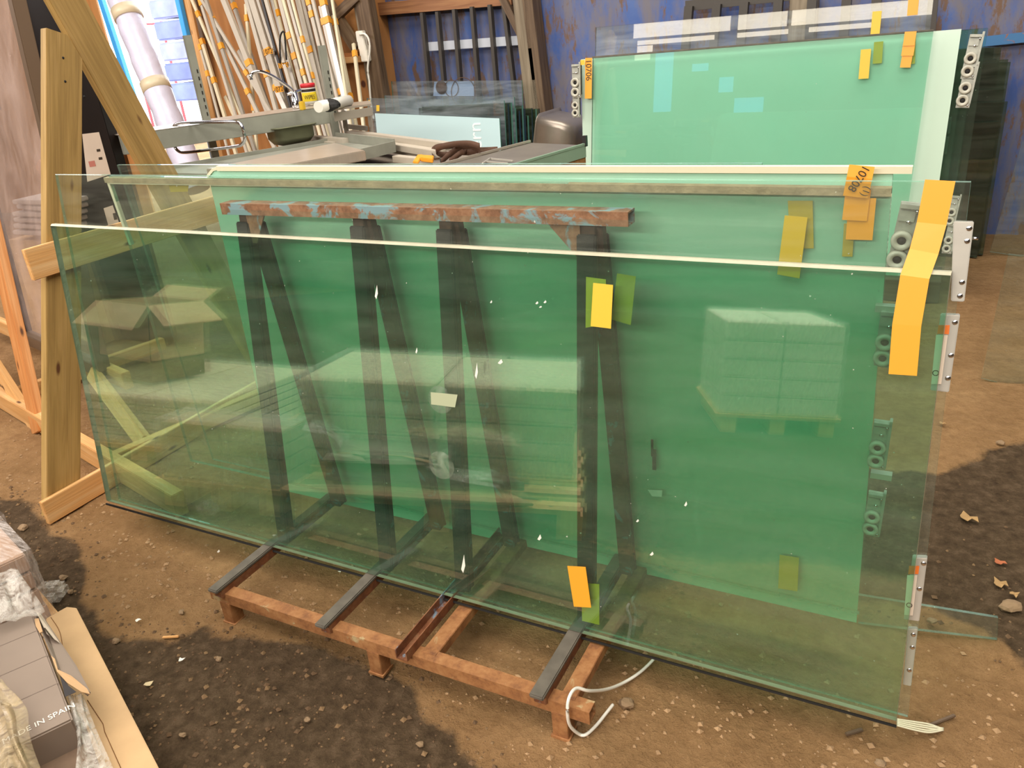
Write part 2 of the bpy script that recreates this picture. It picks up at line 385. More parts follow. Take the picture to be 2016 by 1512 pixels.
MB().box2((xl, YP, -.1), (xr, YP+.02, HT)).build('wall_left', M_ply, kind='structure')
MB().box2((-14, YP, -.1), (x_jl, YP+.02, HT)).build('wall_far_left', M_ply, kind='structure')
MB().box2((xr-.02, YP+.02, -.1), (xr, YB, HT)).build('wall_return', M_ply, kind='structure')
M_dull = P('dull_sheet_wall', '#7a6c5c', .8, noise_amt=.3, nscale=2)
MB().box2((7, -8, -.1), (7.1, YB, HT)).build('wall_right', M_dull, kind='structure')
MB().box2((-14.1, -8, -.1), (-14, YP, HT)).build('wall_side', M_dull, kind='structure')
MB().box2((-14, -8.1, -.1), (7, -8, HT+.4)).build('wall_front', M_dull, kind='structure')
M_win = emit('cream_glow_panel', '#f2dfc6', 3.6); M_glowb = emit('blue_glow_panel', '#58b0f0', 2.4)  # glow materials for the added rear wall panels
for i, (a, b_, z0, z1, m_) in enumerate(((-6.3, -4.18, 3.77, 4.12, M_win), (-4.02, -3.04, 3.77, 4.12, M_win), (-2.95, -.4, 3.77, 4.12, M_win), (-6.2, -4.5, 3.62, 3.71, M_win), (-4.02, -3.0, 3.62, 3.71, M_win),
        (-2.6, -1.4, 3.62, 3.71, M_win), (-6.2, -5.85, 3.3, 3.6, M_win), (-5.72, -5.32, 2.2, 3.42, M_glowb), (-4.9, -4.55, 3.0, 3.15, M_glowb), (-4.3, -4.0, 2.55, 2.85, M_glowb), (-3.95, -3.35, 2.12, 2.42, M_glowb))):
    MB().box2((a, -8, z0), (b_, -7.98, z1)).build('window_%d' % (i+1), m_, kind='structure')  # added glowing panels on the solid wall, shaped for patches mirrored in far glass
MB().box2((-14.1, -8.1, HT), (7.1, YB+.1, HT+.05)).build('ceiling', M_dull, kind='structure')
for i, y in enumerate((-5, -3.2, 1.6, 5.2)):
    MB().box2((-14, y, HT-.25), (7, y+.12, HT)).build('trim_%d' % (20+i), W_dark, kind='structure')

# jambs, posts, beams
def vbar(px0, py0, px1, py1, Y, w_, t_, mat, name, zlo=None, zhi=None, **kw):
    a = at(px0, py0, 1, Y); b = at(px1, py1, 1, Y); d = (a-b)
    if zhi is not None: a = a+d*((zhi-a.z)/d.z)
    if zlo is not None: b = b+d*((zlo-b.z)/d.z)
    return bar(name, b, a, w_, t_, mat, bevel=.003, **kw)
vbar(352, 0, 424, 320, YP-.03, .055, .05, M_blue, 'trim_1', 0, 4.3, kind='structure')
vbar(372, 0, 436, 300, YP-.02, .075, .05, W_fresh, 'trim_2', 0, 4.3, kind='structure')
vbar(385, 0, 403, 90, YP-.05, .05, .04, W_dark, 'trim_3', 1.0, 4.3, kind='structure')
vbar(200, 0, 262, 190, YP-.03, .06, .05, M_blue, 'trim_4', 0, 4.3, kind='structure')
vbar(728, 60, 765, 280, YP-.06, .14, .1, W_dark, 'trim_5', 0, 4.3, kind='structure')
vbar(705, 0, 722, 100, YP-.05, .07, .06, W_grey, 'trim_6', 0.0, 4.3, kind='structure')
vbar(1029, 0, 1058, 250, YB-.12, .12, .12, W_grey, 'trim_7', 0, 4.3, kind='structure')
vbar(1046, 0, 1076, 250, YB-.1, .09, .16, W_dark, 'trim_8', 0, 4.3, kind='structure')
a = at(700, 22, 1, YB-.08); b_ = at(1010, -4, 1, YB-.08)
bar('trim_9', a, b_, .1, .07, wood('rusty_beam', '#7c5030', '#946440', '#a87a50', knots=False), side=(0, 0, 1), kind='structure')
a = at(990, -6, 1, YB-.12); b_ = at(1030, 74, 1, YB-.12); bar('trim_10', a, b_, .06, .06, W_dark, kind='structure')
a = at(633, -15, 1, YP-.1); b_ = at(702, 95, 1, YP-.1); bar('trim_11', a, b_, .1, .05, W_dark, kind='structure')
a = at(662, 32, 1, YP-.11); b_ = at(704, -8, 1, YP-.11); bar('trim_12', a, b_, .08, .05, W_dark, kind='structure')
a = at(640, 122, 1, YP-.08); b_ = at(722, 115, 1, YP-.08); bar('trim_13', a, b_, .05, .05, W_fresh, side=(0, 0, 1), kind='structure')
a = at(655, 112, 1, YP-.04); b_ = at(706, 107, 1, YP-.04); bar('trim_14', a, b_, .04, .04, W_orange, side=(0, 0, 1), kind='structure')

# outside the doorway
M_yard = P('pale_yard', '#e6e2dc', .9)
MB().box2((-26, YP+.03, -.12), (-3.9, 30, -.1)).build('yard', M_yard, kind='structure')

# ------------------------------------------------------------------ pane builder
def plane(Y0, z0, k):
    n = math.sqrt(1+k*k); up = V((0, k, 1))/n; nor = V((0, -1, k))/n
    return dict(o=V((0, Y0, z0)), up=up, n=nor, k=k, x=V((1, 0, 0)))
def onp(pl, px, py, off=0):
    r = R3 @ V((px-CX, -(py-CY), -F)); o = pl['o']+pl['n']*off
    t = pl['n'].dot(o-CAM)/pl['n'].dot(r); return CAM+r*t
def uv(pl, p): d = p-pl['o']; return d.dot(pl['x']), d.dot(pl['up'])
def PM(pl, u, v, w=0): return frame(pl['o']+pl['x']*u+pl['up']*v+pl['n']*w, pl['x'], pl['up'], pl['n'])
def pane(name, pl, cs, t, mats, ch=0, parent=None, rnd=0, **kw):
    """cs: TL,TR,BR,BL each ('u',X,v) or (px,py); front face on the plane, body behind it"""
    q = [(c[1], c[2]) if c[0] == 'u' else uv(pl, onp(pl, *c)) for c in cs]
    u0 = min(p[0] for p in q); v0 = min(p[1] for p in q); M = PM(pl, (q[2][0]+q[3][0])/2, v0)
    def W(p, w): return pl['o']+pl['x']*p[0]+pl['up']*p[1]+pl['n']*w
    if rnd:
        tl = q[0]; arc = [(tl[0]+rnd-rnd*math.cos(a), tl[1]-rnd+rnd*math.sin(a)) for a in [i*math.pi/12 for i in range(7)]]
        q = arc+q[1:]
    n = len(q); cx = sum(p[0] for p in q)/n; cy = sum(p[1] for p in q)/n
    b = MB()
    def ins(p, d):
        sx = 1 if p[0] > cx else -1; sy = 1 if p[1] > cy else -1; return (p[0]-sx*d*.2, p[1]-sy*d)
    qi = [ins(p, ch) for p in q] if ch else q
    fr = [W(p, 0) for p in qi]; mid = [W(p, -ch) for p in q]; bk = [W(p, -t) for p in q]
    b.add(fr, [tuple(range(n))], 0); b.add(bk, [tuple(range(n))[::-1]], 0)
    if ch: b.add(fr+mid, [(i, (i+1) % n, n+(i+1) % n, n+i) for i in range(n)], 1)
    b.add(mid+bk, [(i, (i+1) % n, n+(i+1) % n, n+i) for i in range(n)], 1)
    return b.build(name, mats, parent, M, **kw)
def strip(name, pl, pts, w_, mat, parent, off=.001, th=.0006, **kw):
    """flat strip through in-plane px points (centre line), width w_, lifted off the plane"""
    ps = [onp(pl, p[0], p[1], off+(p[2] if len(p) > 2 else 0)) for p in pts]
    b = MB(); L_ = []; R_ = []
    for i, p in enumerate(ps):
        t = (ps[min(i+1, len(ps)-1)]-ps[max(i-1, 0)]).normalized(); s = t.cross(pl['n']).normalized()
        L_.append(p-s*w_/2); R_.append(p+s*w_/2)
    for i in range(len(ps)-1):
        b.prism([L_[i], R_[i], R_[i+1], L_[i+1]], pl['n']*th)
    return b.build(name, mat, parent, **kw)
def quad(name, pl, px4, mat, parent, off=.001, th=.0006, **kw):
    ps = [onp(pl, p[0], p[1], off) for p in px4]; return MB().prism(ps, pl['n']*th).build(name, mat, parent, **kw)

# ------------------------------------------------------------------ the two front panes
PA = plane(1.457, .14, .13); PB = plane(1.483, .14, .13)
A = pane('glass_sheet', PA, [(98, 441), (1874, 536), (1765, 1424), (210, 988)], .020, [G_heavy, G_edge], ch=.006,
         label='thick green glass pane leaning nearest the camera on the rusty rack, lower top edge', cat='glass pane')
B = pane('glass_sheet', PB, [(108, 343), (1912, 357), ('u', .088, 0), ('u', -2.535, 0)], .010, [G_clear, G_edge3], ch=.002,
         label='tall clear glass pane with long orange tape, standing right behind the thick green front pane', cat='glass pane')
quad('tape_strip', PA, [(1190, 557), (1207, 560), (1203, 648), (1163, 642)][:0] or [(1168, 557), (1207, 561), (1203, 647), (1163, 642)], M_tape2, A)
quad('tape_strip', PA, [(1117, 1114), (1153, 1116), (1164, 1196), (1130, 1194)], M_tape, A, off=.0012)
quad('tape_strip', PA, [(1145, 1147), (1180, 1150), (1180, 1230), (1146, 1222)], M_tape2, A, off=-.022)
quad('tape_strip', PA, [(1154, 545), (1193, 550), (1193, 640), (1153, 645)], M_tape2, A, off=-.022)
quad('paper_label', PA, [(848, 772), (901, 777), (896, 802), (849, 796)], P('faded_label', '#a8ad8c', .7), A)
for (cx, cy, r) in ((867, 787, 30), (869, 916, 32)):
    c = onp(PA, cx, cy, .0006); Mx = PM(PA, *uv(PA, c), .0006); 
    MB().lathe([(0, 0), (r*.00125, 0), (r*.00125, .0004), (0, .0004)], Mx, 32).build('suction_mark', film('suction_haze', .25, '#9aa68c', .6, .1), A)
for (x, y, sx, sy) in ((741, 575, 3, 14), (938, 730, 3, 16), (985, 712, 5, 5), (1057, 596, 3, 3), (1073, 594, 3, 3), (1064, 604, 3, 2), (967, 594, 2, 3), (1062, 1058, 4, 6), (912, 1110, 4, 18), (1350, 992, 3, 5), (1283, 1090, 4, 4), (430, 1085, 3, 3), (820, 690, 2, 6), (1255, 1025, 3, 3)):
    quad('paint_fleck', PA, [(x-sx, y+sy*.6), (x+sx*.4, y-sy), (x+sx, y+sy*.2), (x, y+sy)], M_white, A, th=.0003)
quad('rubber_strip', PA, [(210, 990), (1765, 1427), (1765, 1431), (210, 993)], M_rubber, A, off=-.01, th=.004)
strip('tape_strip', PB, [(1851, 355), (1834, 440), (1819, 495, .008), (1801, 545, .033), (1785, 640, .036), (1777, 738, .036)], .049, M_tape, B, off=.002, label='long orange tape hanging over both pane tops')
quad('tape_strip', PB, [(1215, 538), (1252, 544), (1242, 640), (1204, 629)], M_tape2, B, off=-.012)
# clamps on the right edge of the tall clear pane
def clampb(px4, mat, off0, th, parent, pl=PB, name='clamp_block', sticker=None, pins=()):
    ps = [onp(pl, p[0], p[1], off0) for p in px4]
    o = MB().prism(ps, pl['n']*th).build(name, mat, parent, bevel=.0015)
    for (x, y) in pins:
        c = onp(pl, x, y, off0+th); Mx = PM(pl, *uv(pl, c), off0+th)
        MB().lathe([(0, .001), (.0035, .001), (.005, 0), (.0055, -.001)], Mx, 16).build('screw', M_chrome, o)
    if sticker:
        a_, b2, c_, d_ = sticker
        quad('warning_sticker', pl, [a_, b2, c_, d_], P('orange_sticker', '#e8762a', .5), o, off=off0+th+.0006)
    return o
c1 = clampb([(1877, 434), (1917, 435), (1898, 591), (1872, 590)], M_alu, -.012, .016, B, pins=((1908, 450), (1904, 475), (1894, 556), (1890, 583)))
MB().tube([onp(PB, 1914, 469, -.003), onp(PB, 1926, 470, -.003)], .0025).build('pin', M_chrome, c1)
c2 = clampb([(1852, 616), (1890, 617), (1868, 768), (1832, 764)], M_alu, -.014, .016, B, sticker=[(1848, 640), (1870, 640), (1868, 658), (1845, 657)], pins=((1880, 635), (1872, 700), (1866, 745)))
quad('paper_label', PB, [(1843, 659), (1866, 660), (1853, 756), (1833, 756)], M_paper, c2, off=.0035)
c3 = clampb([(1797, 1091), (1826, 1092), (1810, 1216), (1780, 1212)], M_alu, -.014, .016, B, sticker=[(1790, 1114), (1810, 1114), (1808, 1130), (1788, 1130)], pins=((1818, 1110), (1810, 1160)))
quad('paper_label', PB, [(1786, 1132), (1806, 1132), (1797, 1212), (1780, 1210)], M_paper, c3, off=.0035)
c4 = clampb([(1788, 1232), (1807, 1233), (1794, 1345), (1778, 1342)], M_alu, -.012, .012, B, pins=((1798, 1250), (1796, 1275), (1790, 1320)))
for cc, (x, y) in ((c2, (1842, 735)), (c3, (1790, 1192))):
    p = onp(PB, x, y, .0048); text('O', .016, PM(PB, *uv(PB, p), .0048), M_ink, cc)

# ------------------------------------------------------------------ the steel rack
RK = empty('glass_rack', (-1.2, 1.5, 0), 'rusty steel A-frame rack with black rubber arms carrying the big glass panes', 'rack')
ZR = .14
yF, yM, yR = 1.268, 1.50, 1.745
fb = hollow('base_beam', (-1.83, yF, ZR-.045), (-.575, yF, ZR-.045), .038, .038, .004, M_rust, RK, side=(0, 1, 0))
rbm = hollow('base_beam', (-1.83, 1.99, ZR-.045), (-.575, 1.99, ZR-.045), .038, .038, .004, M_rust, RK, side=(0, 1, 0))
for x in (-1.775, -1.215, -.655):
    for y in (yF, 1.99):
        l = bar('leg', (x, y, -.01), (x, y, ZR-.062), .042, .042, M_rust, RK)
        MB().box2((x-.025, y-.025, -.004), (x+.025, y+.025, .003)).build('foot_plate', M_rust, l)
for i, x in enumerate((-1.78, -1.365, -1.095, -.70)):
    if i == 2:
        hollow('cross_rail', (x, 1.225, ZR-.012), (x, 2.0, ZR-.012), .036, .03, .003, M_rail, RK, openside='-y')
    else:
        r_ = bar('cross_rail', (x, 1.24, ZR-.022), (x, 2.0, ZR-.022), .034, .03, M_rail, RK)
        bar('rubber_strip', (x, 1.222, ZR-.002), (x, 2.0, ZR-.002), .038, .012, M_rubber2, r_, bevel=.003)
bar('cross_member', (-1.04, yF, ZR-.04), (-1.04, 1.99, ZR-.04), .045, .03, M_rust, RK)
bar('cross_member', (-.64, yF, ZR-.04), (-.64, 1.99, ZR-.04), .04, .03, M_rust, RK)
xa = at(433, 405, 1, 1.62).x; xb = at(1236, 430, 1, 1.62).x
hollow('top_beam', (xa, 1.643, 1.199), (xb, 1.643, 1.199), .045, .032, .004, M_rust2, RK, side=(0, 1, 0))
kf = .13
for x in (-1.745, -1.335, -1.065, -.685):
    y0, y1 = 1.522, 1.522+kf*1.01
    f_ = bar('upright_arm', (x, y0, ZR), (x, y1, 1.185), .036, .026, M_dkrust, RK)
    bar('rubber_strip', (x, y0-.02, ZR), (x, y1-.02, 1.16), .046, .014, M_rubber, f_, bevel=.003)
    g_ = bar('upright_arm', (x+.03, yR, ZR), (x+.012, 1.664, 1.185), .036, .026, M_dkrust, RK)
    bar('rubber_strip', (x+.03, yR+.02, ZR), (x+.012, 1.684, 1.15), .042, .012, M_rubber, g_, bevel=.003)
MB().prism([(-1.725, 1.63, 1.183), (-1.655, 1.63, 1.183), (-1.705, 1.63, 1.10), (-1.725, 1.63, 1.10)], (0, .005, 0)).build('gusset_plate', M_rust2, RK)
MB().prism([(-.78, 1.63, 1.183), (-.70, 1.63, 1.183), (-.70, 1.63, 1.095)], (0, .005, 0)).build('gusset_plate', M_rust2, RK)

# ------------------------------------------------------------------ the panes on the far side of the rack
PD = plane(1.792, .14, -.085); PF = plane(1.812, .14, -.085); PE = plane(1.832, .14, -.085)
D = pane('glass_sheet', PD, [(214, 347), (1756, 372), ('u', -.04, 0), ('u', -2.50, 0)], .012, [G_clear, G_edge3],
         label='clear pane with dusty brown top edge, first behind the rusty rack arms', cat='glass pane')
strip('dusty_edge_seal', PD, [(214, 352), (1756, 374)], .016, M_dusty, D, off=-.014, th=.018)
strip('edge_seal', PD, [(214, 360), (1756, 384)], .006, M_rim, D, off=.0, th=.002)
strip('edge_seal', PD, [(216, 350), (262, 480)], .012, M_rim, D, off=-.012, th=.012)
Fp = pane('frosted_sheet', PF, [(404, 331), (1759, 331), (1686, 1226), (552, 964)], .010, [M_frost, G_edge3], rnd=.05,
          label='large frosted pale green pane with rounded corner and cream rim behind the rusty rack', cat='frosted pane')
strip('cream_rim', PF, [(432, 330), (1797, 332)], .014, M_rim, Fp, off=-.006, th=.012)
strip('cream_rim', PF, [(434, 330), (420, 334), (411, 345), (408, 362)], .008, M_rim, Fp, off=0, th=.004)
E_ = pane('glass_sheet', PE, [(230, 325), (1500, 322), ('u', -.4, 0), ('u', -2.42, 0)], .008, [G_clear, G_edge3],
          label='clear pane with bluish top edge, farthest back on the rusty rack', cat='glass pane')
# number tape over the dusty edge
tg = strip('number_tape', PD, [(1697, 326, .004), (1692, 350, .008), (1684, 388, .006)], .046, M_tape, D, off=.006, label='orange tape flap with handwritten number')
strip('number_tape', PD, [(1690, 372, .002), (1682, 434, .003)], .046, M_tape, D, off=.004)
strip('number_tape', PD, [(1698, 390, .001), (1691, 472, .002)], .05, M_tape, D, off=.002)
strip('number_tape', PD, [(1672, 440, 0), (1668, 505, 0)], .02, M_tape2, D, off=-.014)
pt = onp(PD, 1690, 352, .018); 
def PMr(pl, u, v, w, ang): return PM(pl, u, v, w) @ Matrix.Rotation(ang, 4, 'Z')
text('10708', .022, PMr(PD, *uv(PD, pt), .0165, math.radians(-118)), M_ink, tg)
text('(1)', .018, PMr(PD, *uv(PD, onp(PD, 1706, 372)), .0165, math.radians(-110)), M_ink, tg)
quad('tape_strip', PD, [(1551, 395), (1600, 395), (1602, 489), (1556, 489)], M_tape2, D, off=-.013)
quad('tape_strip', PD, [(1545, 424), (1590, 428), (1574, 548), (1530, 540)], M_tape2, D, off=.001)
quad('tape_strip', PD, [(1535, 1092), (1573, 1098), (1570, 1164), (1532, 1158)], M_tape2, D, off=.001)
quad('tape_strip', PD, [(332, 362), (372, 361), (370, 377), (336, 378)], M_tape2, D, off=-.013)
MB().box(onp(PD, 1288, 905), (.010, .004, .062)).build('black_spacer', M_rubber, D)
MB().box(onp(PD, 1284, 882), (.006, .004, .05)).build('black_spacer', M_rubber, D)
quad('paper_scrap', PD, [(1275, 964), (1304, 965), (1303, 978), (1284, 977)], M_white, D)
def roller(pl, cx, cy, s, ang, parent, off=.0):
    c = onp(pl, cx, cy, off); M = PMr(pl, *uv(pl, c), off, ang)
    b = MB()
    for (x, y, w_, h_, d) in ((0, 0, .038, .125, .01), (.016, .01, .006, .12, .018), (0, .058, .036, .008, .018), (-.004, .04, .026, .02, .014), (.003, -.054, .03, .014, .016)):
        b.box((x*s, y*s, d*s/2), (w_*s, h_*s, d*s))
    b.v = [M @ p for p in b.v]; o = b.build('roller_bracket', P('roller_body', '#aeada0', .45, metal=.2, noise_amt=.3, nscale=40), parent, M, bevel=.0008)
    for k in (-.005, -.041):
        Mw = M @ Matrix.Translation((-.004*s, k*s, .012*s))
        MB().lathe([(.007*s, .0), (.008*s, .006*s), (.015*s, .009*s), (.0178*s, .006*s), (.0178*s, -.004*s), (0, -.004*s)], Mw, 24).build('wheel', P('roller_wheel', '#b4b0a0', .5), o)
        MB().lathe([(0, .004*s), (.007*s, .004*s), (.008*s, 0)], Mw, 16).build('hub', M_rubber, o)
    for (x, y) in ((.0, .03), (.01, .05), (.012, -.055)):
        Mw = M @ Matrix.Translation((x*s, y*s, .014*s)); MB().lathe([(0, .003*s), (.003*s, .003*s), (.003*s, 0)], Mw, 12).build('screw', M_chrome, o)
    return o
for (cx, cy, s, ang) in ((1782, 464, 1.1, -.10), (1748, 664, 1.05, -.02), (1733, 872, 1.0, -.02), (1722, 1008, 1.0, -.02)): roller(PD, cx, cy, s, ang, Fp, off=.0)
MB().box(onp(PD, 1735, 935, .0), (.045, .02, .014)).build('end_stop', M_alu, Fp)
MB().box(onp(PD, 1752, 607, .0), (.055, .02, .014)).build('end_stop', M_alu, Fp)

# ------------------------------------------------------------------ the low glass strip, hose, frayed strip, pebbles
a = at(1690, 1172, 2, .07); c = at(1965, 1217, 2, .07); dd = at(1963, 1260, 2, .0); b3 = at(1690, 1228, 2, .0)
bb = MB(); nrm = (c-a).cross(dd-c).normalized()*.01
bb.add([a, c, dd, b3, a+nrm, c+nrm, dd+nrm, b3+nrm], [(0, 1, 2, 3), (7, 6, 5, 4)], 0)
bb.add([a, c, dd, b3, a+nrm, c+nrm, dd+nrm, b3+nrm], [(0, 4, 5, 1), (1, 5, 6, 2), (2, 6, 7, 3), (3, 7, 4, 0)], 1)
bb.build('glass_offcut', [G_clear, G_edge3], label='narrow clear glass strip lying on edge on the dirt at the right end', cat='glass offcut')
hp = [(1288, 1297, .02), (1262, 1322, .015), (1230, 1343, .02), (1195, 1357, .06), (1160, 1360, .125), (1135, 1355, .15), (1121, 1372, .15), (1117, 1400, .115), (1122, 1428, .06), (1140, 1445, .012), (1154, 1446, .01), (1175, 1427, .012), (1195, 1402, .014), (1207, 1387, .016)]
P3 = [at(x, y, 2, z) for x, y, z in hp]
def smooth(pts, n=5):
    out = []
    for i in range(len(pts)-1):
        p0 = pts[max(i-1, 0)]; p1 = pts[i]; p2 = pts[i+1]; p3 = pts[min(i+2, len(pts)-1)]
        for k in range(n):
            t = k/n; out.append(.5*((2*p1)+(p2-p0)*t+(2*p0-5*p1+4*p2-p3)*t*t+(3*p1-p0-3*p2+p3)*t**3))
    return out+[pts[-1]]
MB().tube(smooth(P3), .0042, 8).build('plastic_hose', M_white, label='thin white plastic hose looped around the rusty base beam corner', cat='hose')
b = MB()
for k in range(5):
    y0 = 1416+k*3; b.tube(smooth([at(1766, y0, 2, .04), at(1800, y0+5+k, 2, .03), at(1830, y0+10+k, 2, .02), at(1857, y0+22-k*3+random.uniform(-5, 3), 2, .008)]), .0022, 6)
b.build('frayed_strip', M_rim, label='frayed pale plastic edging strip poking out under the front pane corner', cat='plastic strip')
def rock(b, c, r, seed, mi=0):
    bm = bmesh.new(); bmesh.ops.create_icosphere(bm, subdivisions=2, radius=1)
    vs = []
    for v in bm.verts:
        n_ = noise.noise(v.co*1.1+V((seed, seed*.7, 0)))*.5+1
        vs.append(V(c)+V((v.co.x*r[0]*n_, v.co.y*r[1]*n_, v.co.z*r[2]*n_)))
    b.add(vs, [tuple(q.index for q in f.verts) for f in bm.faces], mi, False); bm.free()
b = MB(); base = [(V((1, 0, -.3)), 0)]
for i in range(9000):
    x = random.uniform(-4.2, 1.1); y = .55+abs(random.gauss(0, 1))*.9
    if y > 3.4: continue
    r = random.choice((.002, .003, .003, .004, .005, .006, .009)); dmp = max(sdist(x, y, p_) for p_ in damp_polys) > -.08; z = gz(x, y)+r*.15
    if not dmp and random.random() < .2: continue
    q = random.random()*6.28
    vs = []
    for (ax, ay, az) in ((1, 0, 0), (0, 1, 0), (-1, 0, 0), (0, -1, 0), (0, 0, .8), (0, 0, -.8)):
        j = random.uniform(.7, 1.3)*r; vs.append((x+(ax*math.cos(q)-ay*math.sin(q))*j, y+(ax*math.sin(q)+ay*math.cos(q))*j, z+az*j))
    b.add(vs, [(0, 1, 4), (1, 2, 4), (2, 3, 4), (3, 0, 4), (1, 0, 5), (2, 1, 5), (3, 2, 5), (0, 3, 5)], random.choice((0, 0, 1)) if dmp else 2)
b.build('gravel', [P('earth_crumb', '#6e543a', .95, noise_amt=.3), P('tan_crumb', '#8c6e4c', .95, noise_amt=.3), P('dry_crumb', '#ac8a64', .95, noise_amt=.3)], M=Matrix(), kind='stuff', label='small stones and earth crumbs scattered over the floor')
stones = [((1233, 1385), .022, 'pale angular stone beside the hose end'), ((1905, 1022), 0, ''), ((45, 1038), .02, 'small grey stone left of the planks foot'),
          ((430, 1297), .012, 'rounded stone on the damp edge below the rack leg'), ((125, 1137), .016, 'stone on the damp soil next to the wrapped pallet'), ((138, 1165), .013, 'smaller stone beside the crumpled plastic'),
          ((1835, 1222), .014, 'stone beside the narrow glass strip'), ((1990, 1195), .03, 'largest pale stone at the right picture edge'), ((228, 1262), .014, 'stone beside the cardboard sheet edge'),
          ((1970, 872), .016, 'stone near the dark soil on the right'), ((605, 1417), .011, 'orange-brown stone in the damp soil below the rack'), ((827, 1465), .011, 'light stone low in the damp soil'),
          ((360, 1447), .010, 'small stone low on the damp soil near the cardboard sheet'), ((357, 1205), .011, 'small stone on dry earth left of the rack leg'), ((1733, 1502), .014, 'stone on the earth below the right pane corner')]
for (p, r, lab) in stones:
    if not r: continue
    r *= .75; c = at(*p, 2, r*.4); b = MB(); rock(b, c, (r*1.2, r, r*.7), p[0]); b.build('stone', M_stone, label=lab, cat='stone', group='loose stones on the floor')
def flat_scrap(px, py, s, mat, name, lab, cat, curl=.25, n=9, asp=1.5, ang=0):
    c = at(px, py, 2, .006); b = MB(); vs = []
    for i in range(n):
        q = 2*math.pi*i/n; r = s*(1+.35*math.sin(3*q+px))*(1 if i % 2 else .75)
        x = math.cos(q)*r*asp; y = math.sin(q)*r; X = x*math.cos(ang)-y*math.sin(ang); Y = x*math.sin(ang)+y*math.cos(ang)
        vs.append(c+V((X, Y, abs(math.sin(q*2))*s*curl+.002)))
    vs.append(c+V((0, 0, s*curl*.6))); k = len(vs)
    allv = vs+[v-V((0, 0, .0012)) for v in vs]
    fs_ = [(i, (i+1) % n, k-1) for i in range(n)]+[(k+(i+1) % n, k+i, 2*k-1) for i in range(n)]+[(i, k+i, k+(i+1) % n, (i+1) % n) for i in range(n)]
    b.add(allv, fs_); return b.build(name, mat, label=lab, cat=cat)
flat_scrap(1905, 1022, .022, M_leaf, 'dry_leaf', 'large dry leaf on the dark soil right of the panes', 'leaf', .5, ang=-.3)
flat_scrap(1968, 1108, .013, P('red_leaf', '#a8603c', .9), 'dry_leaf', 'reddish dry leaf above the pale leaf pair', 'leaf')
flat_scrap(1968, 1152, .02, M_leaf, 'dry_leaf', 'pale dry leaf below the reddish leaf', 'leaf', .5, asp=1.1)
flat_scrap(1997, 1172, .012, M_leaf, 'dry_leaf', 'small pale leaf beside the largest stone', 'leaf', .5, asp=1.1)
flat_scrap(1855, 834, .010, M_leaf, 'dry_leaf', 'dry leaf on the earth seen past the roller wheels', 'leaf')
flat_scrap(357, 1300, .009, M_white, 'paper_scrap', 'small white paper scrap on the damp soil', 'scrap', .3, 7, 1)
flat_scrap(293, 1348, .011, P('pale_scrap', '#c8b48c', .8), 'paper_scrap', 'pale folded scrap lying below the white paper scrap', 'scrap', .3, 7, 1.3, .4)
flat_scrap(272, 1222, .008, M_white, 'wood_chip', 'white chip on the dry earth near the cardboard sheet', 'wood chip', .3, 7, 1.3, .8)
flat_scrap(669, 1126, .004, M_white, 'paper_scrap', 'tiny white scrap between the rack rails', 'scrap')
bar('wood_chip', at(320, 1255, 2, .006), at(352, 1253, 2, .006), .009, .006, W_fresh, label='short split wood stick on the edge of the damp soil', cat='wood chip')
bar('wood_chip', at(1830, 1428, 2, .006), at(1880, 1408, 2, .008), .008, .006, W_dark, label='thin dark stick beside the frayed strip', cat='wood chip')
bar('wood_chip', at(1665, 1446, 2, .006), at(1698, 1436, 2, .008), .01, .006, W_dark, label='short dark bark piece below the front pane edge', cat='wood chip')

# ------------------------------------------------------------------ treated timber A-frame at the left end
XA = -2.93
AF = empty('timber_trestle', (XA, 2.0, 0), 'greenish treated timber A-shaped trestle standing at the left end of the glass', 'trestle')
def cut(Lh): return lambda L_: None
def plank(name, c0, c1, wid, th, mat, parent, x, ends=None, **kw):
    """plank in the plane X = x; c0,c1 (Y,z) centre line"""
    return bar(name, (x, c0[0], c0[1]), (x, c1[0], c1[1]), wid, th, mat, parent, side=(0, 1, 0), bevel=.002, ends=ends, **kw)
plank('plank', (1.475, 0), (2.085, 1.72), .14, .035, W_treat, AF, XA, ends=lambda q: [(-1, -q/2), (1, -q/2), (1, q/2-.07), (.15, q/2), (-1, q/2)])
plank('plank', (2.74, 0), (2.10, 2.05), .145, .035, W_treat, AF, XA-.04)
plank('tie_board', (1.66, .963), (2.75, .963), .115, .02, W_fresh, AF, XA+.03)
plank('foot_board', (1.40, .05), (2.85, .05), .10, .022, W_fresh, AF, XA+.03)
for (y, z) in ((2.05, 1.64), (2.03, 1.56), (2.09, 1.50)):
    MB().lathe([(0, .001), (.004, .001), (.005, -.001)], frame(V((XA+.018, y, z)), V((0, 1, 0)), V((0, 0, 1)), V((1, 0, 0))), 12).build('screw', M_rubber, AF)

# ------------------------------------------------------------------ pine stand with window unit, far left
d1 = V((.974, -.225, 0)); dn = V((.225, .974, 0)); up = V((0, 0, 1))
ST = empty('pine_stand', (-4.1, 2.2, 0), 'fresh orange pine stand on the dirt holding window units at the left edge', 'stand')
p_l = at(0, 782, 2, .05); 
bar('floor_beam', p_l-d1*.9, p_l+d1*1.9, .10, .05, W_fresh, ST, side=(0, 0, 1), bevel=.003)
q0 = at(72, 855, 2, 0)
bar('leg', q0+V((0, .02, 0)), at(-40, 330, 1, 2.35), .10, .045, W_orange, ST, side=d1, bevel=.003)
bar('leg', q0+V((-.08, .05, 0)), at(-110, 560, 1, 2.4), .06, .04, W_fresh, ST, side=d1, bevel=.003)
p2 = at(30, 652, 2, .16)
bar('ledger', p2-d1*.9, p2+d1*1.5, .09, .045, W_fresh, ST, side=(0, 0, 1), bevel=.003)
